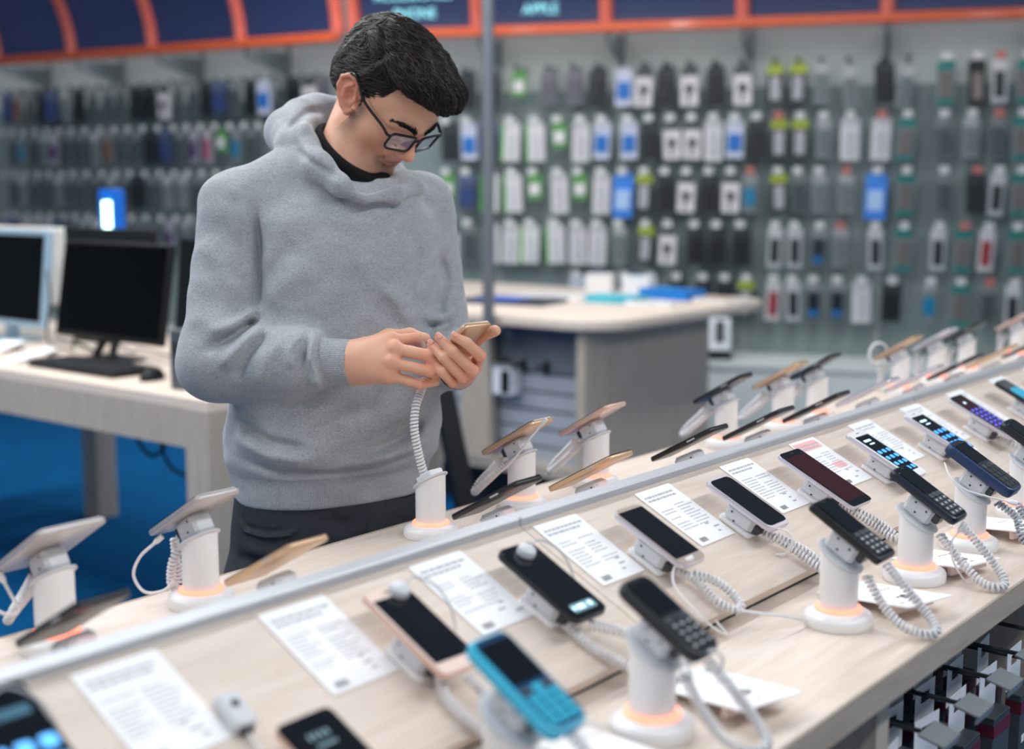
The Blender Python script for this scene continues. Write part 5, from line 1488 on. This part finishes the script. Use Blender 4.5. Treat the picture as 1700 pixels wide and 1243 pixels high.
HFOLDS = [   # (path, amplitude, width): ridges positive, creases negative
 ([(1.3466, 1.5873, 1.2836), (1.3250, 1.6094, 1.2624), (1.2974, 1.6410, 1.2504)], 0.0113, .010), ([(1.3451, 1.5860, 1.2698), (1.3211, 1.6098, 1.2430), (1.2912, 1.6420, 1.2209)], -0.0131, .008),
 ([(1.3513, 1.5767, 1.2624), (1.3273, 1.5992, 1.2301), (1.3041, 1.6201, 1.1951)], 0.0113, .010), ([(1.3590, 1.5650, 1.2532), (1.3379, 1.5839, 1.2209), (1.3171, 1.5994, 1.1748)], -0.0113, .008),
 ([(1.3599, 1.5315, 1.2526), (1.3395, 1.5482, 1.2142), (1.3246, 1.5564, 1.1685)], 0.0075, .012),
 ([(1.3679, 1.5063, 1.2564), (1.3563, 1.5146, 1.2291), (1.3539, 1.5103, 1.1973)], 0.0113, .009), ([(1.3747, 1.4964, 1.2500), (1.3674, 1.4976, 1.2154), (1.3736, 1.4814, 1.1773)], -0.0131, .007),
 ([(1.3787, 1.4926, 1.2554), (1.3722, 1.4897, 1.2064), (1.3773, 1.4726, 1.1591)], 0.0221, .010), ([(1.3694, 1.4855, 1.2438), (1.3734, 1.4723, 1.2077), (1.3803, 1.4545, 1.1670)], -0.0056, .005),
 ([(1.3509, 1.6549, 1.1074), (1.3704, 1.5918, 1.0778), (1.3971, 1.5236, 1.0656)], -0.0116, .009), ([(1.3471, 1.6543, 1.0836), (1.3713, 1.5864, 1.0589), (1.4068, 1.5072, 1.0469)], 0.0087, .012),
 ([(1.4490, 1.4562, 1.0534), (1.4950, 1.4347, 1.0683), (1.5546, 1.4309, 1.0944)], -0.0116, .009), ([(1.4174, 1.4914, 1.0347), (1.4658, 1.4333, 1.0441), (1.5509, 1.4279, 1.0607)], 0.0087, .012),
 ([(1.3434, 1.6514, 1.0502), (1.3701, 1.5648, 1.0279), (1.4161, 1.4904, 1.0235), (1.4642, 1.4320, 1.0300), (1.5460, 1.4303, 1.0443)], -.0070, .007),
 ([(1.5702, 1.4451, 1.1006), (1.5688, 1.4403, 1.0714), (1.5407, 1.4384, 1.0510)], 0.0087, .010),
 ([(1.5250, 1.4858, 1.3173), (1.5364, 1.4641, 1.2839), (1.5413, 1.4494, 1.2458)], 0.0087, .012), ([(1.5734, 1.4772, 1.4026), (1.5741, 1.4653, 1.3544), (1.5557, 1.4730, 1.2870)], -0.0087, .012),
 ([(1.3748, 1.6088, 1.3202), (1.3997, 1.5864, 1.3577), (1.4205, 1.5668, 1.3857)], -0.0058, .016), ([(1.3742, 1.6022, 1.2875), (1.4015, 1.5757, 1.3202), (1.4401, 1.5340, 1.3483)], 0.0058, .018),
 ([(1.3895, 1.6352, 1.4465), (1.3770, 1.6167, 1.3670), (1.3601, 1.6006, 1.2744)], -0.0116, .008),
 ([(1.3776, 1.6735, 1.4795), (1.3794, 1.6478, 1.4465), (1.3752, 1.6274, 1.4045)], 0.0043, .010),
 ([(1.3135, 1.6839, 1.3862), (1.3265, 1.6433, 1.3495), (1.3344, 1.6050, 1.2947)], 0.0058, .014), ([(1.3254, 1.6754, 1.4141), (1.3394, 1.6356, 1.3866), (1.3453, 1.6018, 1.3408)], -0.0043, .014),
 ([(1.2831, 1.6805, 1.2753), (1.2992, 1.6424, 1.2670), (1.3305, 1.6078, 1.2855)], 0.0043, .014),
 ([(1.4491, 1.5152, 1.3862), (1.4596, 1.4874, 1.3209), (1.4583, 1.4743, 1.2557)], -0.0043, .025), ([(1.3773, 1.5540, 1.1626), (1.4213, 1.4929, 1.1346), (1.4823, 1.4212, 1.1533)], -0.0058, .025),
 ([(1.6818, 1.5097, 1.3586), (1.6826, 1.4972, 1.3080), (1.6557, 1.5011, 1.2482)], -0.0087, .010), ([(1.6484, 1.5148, 1.2684), (1.6658, 1.4896, 1.2533), (1.6878, 1.4817, 1.2675)], 0.0087, .010),
 ([(1.6277, 1.5030, 1.2452), (1.6456, 1.4785, 1.2352), (1.6775, 1.4729, 1.2432)], -0.0072, .008), ([(1.6214, 1.4768, 1.2373), (1.6327, 1.4603, 1.2264), (1.6625, 1.4558, 1.2282)], 0.0072, .009),
]
HOOD = [((1.4921, 1.5013, 1.4540), .007), ((1.4706, 1.5272, 1.4719), .015), ((1.4635, 1.5710, 1.4984), .024), ((1.4881, 1.6450, 1.5332), .033), ((1.5371, 1.7192, 1.5607), .038), ((1.6143, 1.7580, 1.5869), .036), ((1.6800, 1.7417, 1.5911), .028),
        ((1.7090, 1.6695, 1.5375), .022), ((1.6702, 1.5838, 1.4802), .014), ((1.6288, 1.5200, 1.4690), .014), ((1.5573, 1.4931, 1.4556), .010), ((1.4957, 1.4996, 1.4522), .007)]
HOODTOP = [((1.5169, 1.6790, 1.5571), .030), ((1.5738, 1.7287, 1.5906), .028), ((1.6299, 1.7434, 1.6078), .022), ((1.6677, 1.7284, 1.6069), .020)]
HOODC = [([(1.5807, 1.6438, 1.6099), (1.5463, 1.6835, 1.5959), (1.5164, 1.6812, 1.5641), (1.4844, 1.6324, 1.5281), (1.4634, 1.5545, 1.4963), (1.4741, 1.5039, 1.4737)], -.007, .0055),
         ([(1.5745, 1.6479, 1.5939), (1.5509, 1.6742, 1.5799), (1.5124, 1.6509, 1.5505), (1.4761, 1.5924, 1.5196), (1.4708, 1.5458, 1.4982)], .005, .010),
         ([(1.6185, 1.5047, 1.4877), (1.5721, 1.4949, 1.4739), (1.4950, 1.4907, 1.4588)], .004, .007)]
def hoodie_sdf(p):
    d = smax(loft(p), p[:, 2]-1.49, .03)
    d = smin(d, rc(p, TRAPR, R_SH, .056, .056), .045); d = smin(d, rc(p, TRAPL, L_SH, .046, .056), .045)
    ra = smin(rc(p, R_SH, R_EL, .060, .057), rc(p, R_EL, SLVR, .058, .055), .03)
    la = smin(rc(p, L_SH, L_EL, .060, .056), rc(p, L_EL, SLVL, .054, .046), .03)
    d = smin(d, ra, .022); d = smin(d, la, .022)
    m = p[:, 2] > .93
    d = d-folds_disp(p, HFOLDS)
    d = d-.0016*np.sin(p[:, 2]*62+np.sin(p[:, 0]*38)*1.7)*np.sin(p[:, 0]*47+p[:, 1]*31+p[:, 2]*18)
    # rib cuffs
    d = smin(d, rc(p, CUFFR2, CUFFR, .0375, .0345), .006)
    d = smin(d, rc(p, CUFFL2, CUFFL, .0375, .0335), .006)
    # flat cuff mouths with an opening for the hand
    for W, E in ((CUFFR, R_EL), (CUFFL, L_EL)):
        n = (W-E)/np.linalg.norm(W-E)
        near = np.linalg.norm(p-W, axis=1) < .075
        t = (p-W) @ n
        d = np.where(near, smax(d, t, .004), d)
        rad = np.linalg.norm(p-W-t[:, None]*n, axis=1)
        hole = np.maximum(rad-.030, -(t+.018))
        d = np.where(near, smax(d, -hole, .003), d)
    # hood
    h = chain(p, [a for a, r in HOOD], [r for a, r in HOOD], .018)
    h = smin(h, chain(p, [a for a, r in HOODTOP], [r for a, r in HOODTOP], .01), .015)
    h = h-folds_disp(p, HOODC)
    d = smin(d, h, .0045)
    hole = rc(p, J_NECKTOP+(J_NECKTOP-J_NECK)*.6, J_NECK+np.array([0, 0, -.03], np.float32), .080, .062)
    d = smax(d, -hole, .012)
    d = smax(d, -rc(p, (1.5125, 1.5689, 1.5448), (1.4971, 1.5004, 1.4775), .030, .016), .008)
    d = smax(d, -rc(p, (1.4971, 1.5004, 1.4775), (1.5812, 1.5045, 1.4952), .016, .022), .008)
    d = smax(d, .966+.0-p[:, 2], .004)
    inner = loft(p, .012)
    d = smax(d, -np.maximum(inner, p[:, 2]-1.002), .004)
    return d
hx = rng(1.17, 1.83, .003); hy = rng(1.22, 1.86, .003); hz = rng(.955, 1.68, .003)
cv_, cf_ = surface_nets(hoodie_sdf, hx, hy, hz)
cv_ = laplace(cv_, cf_, 1, .4)
M_hood = bpy.data.materials.new('grey_heather_fleece'); M_hood.use_nodes = True
_n = M_hood.node_tree.nodes; _l = M_hood.node_tree.links; _b = _n['Principled BSDF']
_tc = _n.new('ShaderNodeTexCoord'); _mp = _n.new('ShaderNodeMapping'); _mp.inputs['Scale'].default_value = (1, 1, 2.2); _l.new(_tc.outputs['Object'], _mp.inputs[0])
_n1 = _n.new('ShaderNodeTexNoise'); _n1.inputs['Scale'].default_value = 260; _n1.inputs['Detail'].default_value = 4; _l.new(_mp.outputs[0], _n1.inputs[0])
_n2 = _n.new('ShaderNodeTexNoise'); _n2.inputs['Scale'].default_value = 26; _n2.inputs['Detail'].default_value = 3; _l.new(_mp.outputs[0], _n2.inputs[0])
_cr = _n.new('ShaderNodeValToRGB'); _cr.color_ramp.elements[0].position = .30; _cr.color_ramp.elements[0].color = c8(138, 142, 148); _cr.color_ramp.elements[1].position = .72; _cr.color_ramp.elements[1].color = c8(180, 183, 188)
_ma = _n.new('ShaderNodeMath'); _ma.operation = 'MULTIPLY_ADD'; _ma.inputs[1].default_value = .3; _l.new(_n2.outputs['Fac'], _ma.inputs[0])
_m2 = _n.new('ShaderNodeMath'); _m2.operation = 'MULTIPLY'; _m2.inputs[1].default_value = .75; _l.new(_n1.outputs['Fac'], _m2.inputs[0]); _l.new(_m2.outputs[0], _ma.inputs[2])
_l.new(_ma.outputs[0], _cr.inputs[0])
_vc = _n.new('ShaderNodeVertexColor'); _vc.layer_name = 'Rib'
_l.new(_cr.outputs[0], _b.inputs['Base Color'])
_b.inputs['Roughness'].default_value = .95; _b.inputs['Specular IOR Level'].default_value = .15; _b.inputs['Sheen Weight'].default_value = .25
_bp = _n.new('ShaderNodeBump'); _bp.inputs['Strength'].default_value = .55; _bp.inputs['Distance'].default_value = .0012
# rib knit: fine ridges on cuffs and hem, driven by a per-vertex coordinate
_sp = _n.new('ShaderNodeSeparateColor'); _l.new(_vc.outputs[0], _sp.inputs[0])
_sn = _n.new('ShaderNodeMath'); _sn.operation = 'MULTIPLY'; _sn.inputs[1].default_value = 1700; _l.new(_sp.outputs[0], _sn.inputs[0])
_s2 = _n.new('ShaderNodeMath'); _s2.operation = 'SINE'; _l.new(_sn.outputs[0], _s2.inputs[0])
_s3 = _n.new('ShaderNodeMath'); _s3.operation = 'MULTIPLY'; _l.new(_s2.outputs[0], _s3.inputs[0]); _l.new(_sp.outputs[1], _s3.inputs[1])
_s4 = _n.new('ShaderNodeMath'); _s4.operation = 'MULTIPLY_ADD'; _s4.inputs[1].default_value = .6; _l.new(_s3.outputs[0], _s4.inputs[0]); _l.new(_n1.outputs['Fac'], _s4.inputs[2])
_l.new(_s4.outputs[0], _bp.inputs['Height']); _l.new(_bp.outputs[0], _b.inputs['Normal'])
rib = np.zeros((len(cv_), 3))
q = cv_-axis_pt(cv_[:, 2]); ang = np.arctan2(q @ FWD, q @ RGT)
mh = cv_[:, 2] < 1.014
rib[mh, 0] = (ang[mh]+PI)*.145; rib[mh, 1] = 1
for W, E, W2 in ((CUFFR, R_EL, CUFFR2), (CUFFL, L_EL, CUFFL2)):
    n = (W-E)/np.linalg.norm(W-E); t = (cv_-W) @ n; o = cv_-W-t[:, None]*n
    m = (t > -np.linalg.norm(W2-W)*.98) & (t < .01) & (np.linalg.norm(o, axis=1) < .040)
    a1 = np.array([0, 0, 1.]); a1 = a1-n*np.dot(a1, n); a1 /= np.linalg.norm(a1); a2 = np.cross(n, a1)
    rib[m, 0] = (np.arctan2(o[m] @ a2, o[m] @ a1)+PI)*.037*1.2; rib[m, 1] = 1
np_mesh('hoodie', cv_-PINV, cf_, M_hood, person, rib, 'Rib')
print('hoodie', len(cv_))

# black high-necked shirt
NAX = (J_NECKTOP-J_NECK)/np.linalg.norm(J_NECKTOP-J_NECK)
def shirt_sdf(p):
    d = rc(p, J_NECK+np.array([0, 0, -.05], np.float32), J_NECK+NAX*.050, .088, .0640)
    d = smin(d, rc(p, J_NECK+NAX*.01, J_NECK+NAX*.07, .068, .0590), .02)
    top = (p-(J_NECK+NAX*.060)) @ NAX+((p-J_NECK) @ FWD)*.70
    d = smax(d, top, .006)
    d = smax(d, -(rc(p, J_NECKTOP, J_NECK, .052, .058)+.001), .003)
    return d
sv, sf = surface_nets(shirt_sdf, rng(J_NECK[0]-.14, J_NECK[0]+.16, .003), rng(J_NECK[1]-.16, J_NECK[1]+.14, .003), rng(1.33, 1.60, .003))
np_mesh('shirt', sv-PINV, sf, mat('black_knit', c8(16, 16, 19), .9, var=.15, scale=300, bump=.2, bscale=500, spec=.2), person)

# dark jeans
PPX = [([(1.3438, 1.6444, 0.9504), (1.3422, 1.6257, 0.9300), (1.3512, 1.5812, 0.9256), (1.3688, 1.5443, 0.9301), (1.3806, 1.5342, 0.9508)], .0045, .0032), ([(1.3456, 1.6434, 0.9562), (1.3455, 1.6234, 0.9376), (1.3521, 1.5819, 0.9332), (1.3661, 1.5494, 0.9376)], -.0022, .0026),
       ([(1.3657, 1.5564, 0.9668), (1.3655, 1.5513, 0.9433)], -.002, .003), ([(1.4467, 1.4557, 0.9668), (1.4417, 1.4566, 0.9433), (1.4326, 1.4615, 0.9150)], .003, .004), ([(1.4514, 1.4498, 0.9668), (1.4442, 1.4513, 0.9338), (1.4369, 1.4551, 0.9103)], -.003, .004),
       ([(1.3348, 1.6297, 0.9071), (1.3506, 1.5758, 0.8982), (1.3750, 1.5321, 0.9103)], .004, .010), ([(1.3274, 1.6335, 0.8832), (1.3425, 1.5816, 0.8793)], -.004, .010), ([(1.4034, 1.5063, 0.9527), (1.4252, 1.4750, 0.9338)], -.004, .012)]
def jeans_sdf(p):
    z = p[:, 2]; c = np.repeat(PELV[None, :], len(p), 0); q = p-c
    a = np.interp(z, [.70, .84, .92, 1.0, 1.05], [.165, .172, .166, .155, .150]); b = np.interp(z, [.70, .84, .92, 1.0, 1.05], [.105, .122, .118, .106, .102])
    hip = ((np.abs(q @ RGT/a)**2.3+np.abs(q @ FWD/b)**2.3)**(1/2.3)-1)*.10
    hip = smax(hip, z-1.04, .01); hip = smax(hip, .74-z, .04)
    d = hip
    for h, s in ((HIPR, 1), (HIPL, -1)):
        kn, ft = kneeof(h, s), foot_of(h, s)
        d = smin(d, rc(p, h+np.array([0, 0, -.02]), kn, .094, .070), .03)
        d = smin(d, rc(p, kn, ft+np.array([0, 0, -.005]), .070, .060), .02)
    d = smax(d, .055-z, .005)
    d = d-folds_disp(p, PPX)
    return d
jv, jf = surface_nets(jeans_sdf, rng(1.24, 1.80, .0045), rng(1.38, 1.82, .0045), rng_multi([(.03, .80, .012), (.80, 1.05, .003)]))
np_mesh('jeans', jv-PINV, jf, mat('black_denim', c8(54, 57, 64), .85, var=.3, scale=120, bump=.3, bscale=600, spec=.2), person)
for h, s in ((HIPR, 1), (HIPL, -1)):
    ft = foot_of(h, s)
    def shoe_sdf(p):
        a = ft+np.array([0, 0, -.045]); b = a+FWD*.15
        d = smin(rc(p, a-FWD*.03, b, .042, .036), rc(p, a-FWD*.02, a+np.array([0, 0, .05]), .040, .045), .02)
        return smax(d, .001-p[:, 2], .004)
    v_, f_ = surface_nets(shoe_sdf, rng(ft[0]-.2, ft[0]+.2, .006), rng(ft[1]-.3, ft[1]+.2, .006), rng(-.006, .16, .006))
    np_mesh('shoe', v_-PINV, f_, mat('black_shoe', c8(28, 28, 30), .5), person)

# ---- hair
def hair_out(q):
    """positive where there is no hair"""
    x, y, z = q[:, 0], q[:, 1], q[:, 2]
    zf = np.interp(x, [-.07, -.033, .008, .031, .05, .07], [.068, .080, .092, .097, .096, .094])
    yF = np.interp(z, [0, .008, .022, .058, .078, .100], [.031, .033, .035, .048, .049, .043])
    zb = np.interp(y, [-.12, -.07, -.045, -.034, -.026, -.002, .010, .016, .034], [-.062, -.060, -.045, -.02, .040, .044, .036, .010, .004])
    return np.maximum(np.minimum(zf-z, y-yF), zb-z)
def hair_sdf(q):
    d = ell(q, (0, -.020, .056), (.0835, .106, .090))
    d = smin(d, ell(q, (-.004, .040, .100), (.066, .062, .044)), .03)
    d = smin(d, ell(q, (-.018, .076, .104), (.048, .036, .024)), .02)
    d = smin(d, ell(q, (.030, .030, .108), (.040, .050, .034)), .02)
    d = smin(d, ell(q, (0, -.070, .000), (.064, .046, .055)), .03)
    d = smax(d, hair_out(q)*.8, .008)
    ax_ = np.abs(q[:, 0])
    d = smax(d, -ell(np.stack([ax_, q[:, 1], q[:, 2]], 1), (.086, -.012, .004), (.022, .024, .038)), .004)   # clear of the ears
    d = d-(.0024*np.sin(q[:, 0]*170+q[:, 1]*70+np.sin(q[:, 1]*70)*1.5)+.0007*np.sin(q[:, 0]*330-q[:, 1]*150+np.sin(q[:, 2]*90)*1.2))*np.clip((q[:, 2]-.02)/.04, 0, 1)*np.clip(-hair_out(q)/.022, 0, 1)
    return d
hv, hf = surface_nets(hair_sdf, rng(-.11, .11, .0024), rng(-.15, .15, .0024), rng(-.09, .17, .0024))
M_hair = mat('near_black_hair', c8(26, 23, 22), .45, var=.35, scale=220, spec=.35, stretch=(1, 1, 1))
np_mesh('hair', h2w(hv)-PINV, hf, M_hair, person)
rs = np.random.RandomState(4)
def grad(f, p, e=.0012):
    b = f(p); g = np.stack([f(p+np.array(o, np.float32)*e)-b for o in ((1, 0, 0), (0, 1, 0), (0, 0, 1))], 1)
    return b, g/np.maximum(np.linalg.norm(g, axis=1, keepdims=True), 1e-6)
def strands(roots, n, length, lift0, lift1, rad, fld, name, jitter=.14):
    p = roots.astype(np.float32); N = len(p); P = [p]
    j = rs.normal(0, jitter, (N, 3)).astype(np.float32)
    L = (length*rs.uniform(.55, 1.2, N)).astype(np.float32)
    for k in range(1, n):
        d = fld(p)+j; d /= np.linalg.norm(d, axis=1, keepdims=True)
        b, g = grad(hair_sdf, p); d = d-g*(d*g).sum(1, keepdims=True)*.92
        d /= np.maximum(np.linalg.norm(d, axis=1, keepdims=True), 1e-6)
        p = p+d*(L/(n-1))[:, None]
        b, g = grad(hair_sdf, p); tgt = lift0+(lift1-lift0)*k/(n-1)
        tgt = tgt*rs.uniform(.5, 1.3, N)
        p = p-g*np.clip(b-tgt, -.004, .006)[:, None]
        P.append(p.astype(np.float32))
    P = np.stack(P, 1)                         # N,n,3 in head space
    W = h2w(P.reshape(-1, 3)).reshape(N, n, 3)-PINV
    T = np.gradient(W, axis=1); T /= np.maximum(np.linalg.norm(T, axis=2, keepdims=True), 1e-9)
    ref = np.array([.3, .5, .81]); a = np.cross(T, ref); a /= np.maximum(np.linalg.norm(a, axis=2, keepdims=True), 1e-9); b2 = np.cross(T, a)
    tp = np.sin(np.linspace(.18, 1, n)*PI*.98)**.6*rad; tp[0] = rad*.8; tp[-1] = rad*.15
    R = tp[None, :, None]*rs.uniform(.6, 1.3, (N, 1, 1))
    vs = np.stack([W+R*(a*math.cos(t)+b2*math.sin(t)) for t in (0, 2.094, 4.189)], 2)   # N,n,3,3
    verts = vs.reshape(-1, 3)
    idx = np.arange(N*n*3).reshape(N, n, 3)
    f = np.stack([idx[:, :-1, [0, 1, 2]], idx[:, :-1, [1, 2, 0]], idx[:, 1:, [1, 2, 0]], idx[:, 1:, [0, 1, 2]]], -1).reshape(-1, 4)
    return verts, f
def sst(x, a, b): t = np.clip((x-a)/(b-a), 0, 1); return (t*t*(3-2*t))[:, None]
def flow(q):
    top = np.stack([-.55+0*q[:, 0], np.full(len(q), 1.0), -.15+0*q[:, 0]], 1)
    side = np.stack([.1*np.sign(q[:, 0]), np.full(len(q), -.75), np.full(len(q), -.55)], 1)
    back = np.stack([0*q[:, 0], np.full(len(q), -.3), np.full(len(q), -1.)], 1)
    front = np.stack([-.5+0*q[:, 0], np.full(len(q), .55), np.full(len(q), -.75)], 1)
    w = sst(q[:, 2]+.10*np.clip(-q[:, 0], -.05, .1), .070, .105)
    d = side*(1-w)+top*w
    wb = sst(-q[:, 1], .055, .09); d = d*(1-wb)+back*wb
    wf = sst(q[:, 1], .072, .105); d = d*(1-wf)+front*wf
    return d.astype(np.float32)
okr = hair_out(hv) < -.001
cand = hv[okr]
sel = cand[rs.choice(len(cand), 5200)]
v1, f1 = strands(sel, 8, .050, .0008, .0022, .00085, flow, 'hair_strands')
fr = cand[(cand[:, 1] > .050) & (cand[:, 2] > .080)]
v2, f2 = strands(fr[rs.choice(len(fr), 700)], 8, .045, .0012, .0050, .0009, flow, 'hair_strands', .35)
ed = cand[(np.abs(hair_out(cand)) < .014)]
v3, f3 = strands(ed[rs.choice(len(ed), 2000)], 6, .021, .0003, .0003, .0005, lambda q: (flow(q)*np.array([1, .6, 1.0])+np.array([0, 0, -.5])).astype(np.float32), 'hair_strands', .4)
vv = np.concatenate([v1, v2, v3]); ff = np.concatenate([f1, f2+len(v1), f3+len(v1)+len(v2)])
hs = np_mesh('hair_strands', vv, ff, mat('dark_brown_strands', c8(34, 29, 27), .40, var=.4, scale=90, spec=.35), person); tag(hs, kind='stuff')
v4, f4 = strands(cand[rs.choice(len(cand), 1300)], 8, .060, .0012, .0042, .0007, flow, 'hair_strands', .30)
tag(np_mesh('hair_highlights', v4, f4, mat('brown_strands', c8(64, 54, 50), .42, var=.3, scale=90, spec=.35), person), kind='stuff')

# eyebrows
bm_v = []; bm_f = []; cnt = 0
for sgn in (1, -1):
    path = [(.010, .1060, .0330), (.022, .1035, .0385), (.034, .0975, .0415), (.046, .0885, .0410), (.056, .0790, .0370)]
    P = spline(path, 40)
    mb = MB()
    mb.tube([tuple(h2w(np.array([[sgn*v.x, v.y-.0022, v.z+.0006]]))[0]-PINV) for v in P], [.0026*math.sin(.35+2.4*i/len(P)) for i in range(len(P))], 8)
    for i in range(330):
        t = rs.uniform(0, len(P)-2); k = int(t); c = P[k].lerp(P[k+1], t-k); f_ = t/len(P)
        th = .0056*(1-.5*f_)
        o = Vector((rs.normal(0, .0006), rs.normal(0, .0006)-.0002, rs.normal(0, th*.5)))
        d = Vector((.75+.2*f_, -.25-.5*f_, .55-.9*f_))*.0055
        a = c+o; b = a+d
        pa, pb = [h2w(np.array([[sgn*v.x, v.y, v.z]]))[0]-PINV for v in (a, b)]
        mb.tube([tuple(pa), tuple((pa+pb)/2), tuple(pb)], [.0008, .0006, .0001], 3, cap=False)
    tag(mb.build('eyebrow', M_hair, person), kind='stuff')

# glasses
M_gl = mat('black_glasses_frame', c8(20, 19, 22), .3, var=.05)
gl = bpy.data.objects.new('glasses', None); COL.objects.link(gl); gl.parent = person; gl.empty_display_size = .01
M_lens = glass_mat('spectacle_lens', (.94, .90, .95, 1), .40)
LY, LZc = .110, .011
def G(x, y, z): return tuple(h2w(np.array([[x, y, z]]))[0]-PINV)
def lens_outline(s, w=.0265, h=.0180, r=.009, n=7, ins=0):
    o = []
    for (cx, cz, a0) in ((w-r, h-r, 0), (-w+r, h-r, PI/2), (-w+r, -h+r, PI), (w-r, -h+r, 1.5*PI)):
        for k in range(n):
            a = a0+PI/2*k/(n-1); x = cx+(r-ins)*math.cos(a); z = cz+(r-ins)*math.sin(a)
            X = .0335+x
            taper = 1-.10*(1 if z < 0 else 0)
            o.append((s*X*(1 if z > 0 else .985), LY-.55*max(0, X-.012)**2*9, LZc+z))
    return o
for s in (1, -1):
    o = [G(*p) for p in lens_outline(s)]
    MB().tube(o, .0023, 8, closed=True).build('rim', M_gl, gl, smooth=True)
    q = lens_outline(s, ins=.0008); c = np.mean(np.array(q), 0); n = len(q)
    vs = [G(*p) for p in q]+[G(c[0], c[1]+.0012, c[2])]
    MB().add(vs, [(i, (i+1) % n, n) for i in range(n)]).build('lens', M_lens, gl, smooth='full')
    xo = .0335+.0265
    hp = (s*(xo+.002), LY-.55*(xo-.012)**2*9, LZc+.0105)
    tp = [hp, (s*(xo+.007), hp[1]-.004, hp[2]), (s*(xo+.010), hp[1]-.020, hp[2]+.003), (s*.0855, .030, LZc+.020), (s*.0890, .000, LZc+.034), (s*.0880, -.020, LZc+.034), (s*.084, -.036, LZc+.016)]
    MB().tube([G(*p) for p in spline(tp, 40)], .0025, 8).build('temple', M_gl, gl, smooth=True)
MB().tube([G(*p) for p in spline([(.0075, LY, LZc+.008), (.003, LY+.002, LZc+.0105), (-.003, LY+.002, LZc+.0105), (-.0075, LY, LZc+.008)], 12)], .0022, 8).build('bridge', M_gl, gl, smooth=True)

# ---- the phone in the hands and its coil
Ld = Vector((0.0, -.755, .656)); topc = Vector((1.4878, 1.2601, 1.2691))
cen = topc-Ld*.0620
phone('smartphone', 'gold phone held in both hands of the person', frame(cen, (-1, 0, 0), Ld, (0, .656, .755)), .061, .126, t=.0078, r=.008, body=M_gold, face=M_whitefront, chin=.014, top=.014, ui='grid')
cd = empty('coiled_cord', Matrix.Identity(4), 'white coiled cord rising from the empty stand to the held phone', 'cord')
MB().coil([(1.4364, 1.3243, 1.0419), (1.4314, 1.3280, 1.0662), (1.4273, 1.3347, 1.1091), (1.4359, 1.3397, 1.1430), (1.4583, 1.3491, 1.1650), (1.4753, 1.3584, 1.1788)], R=.0050, pitch=.0052, r=.0022).build('coil', M_cord, cd, smooth='full')
MB().tube([(1.4362, 1.3231, 1.0356), (1.4366, 1.3245, 1.0437)], .0068, 12).build('end_plug', M_white, cd, smooth=True)
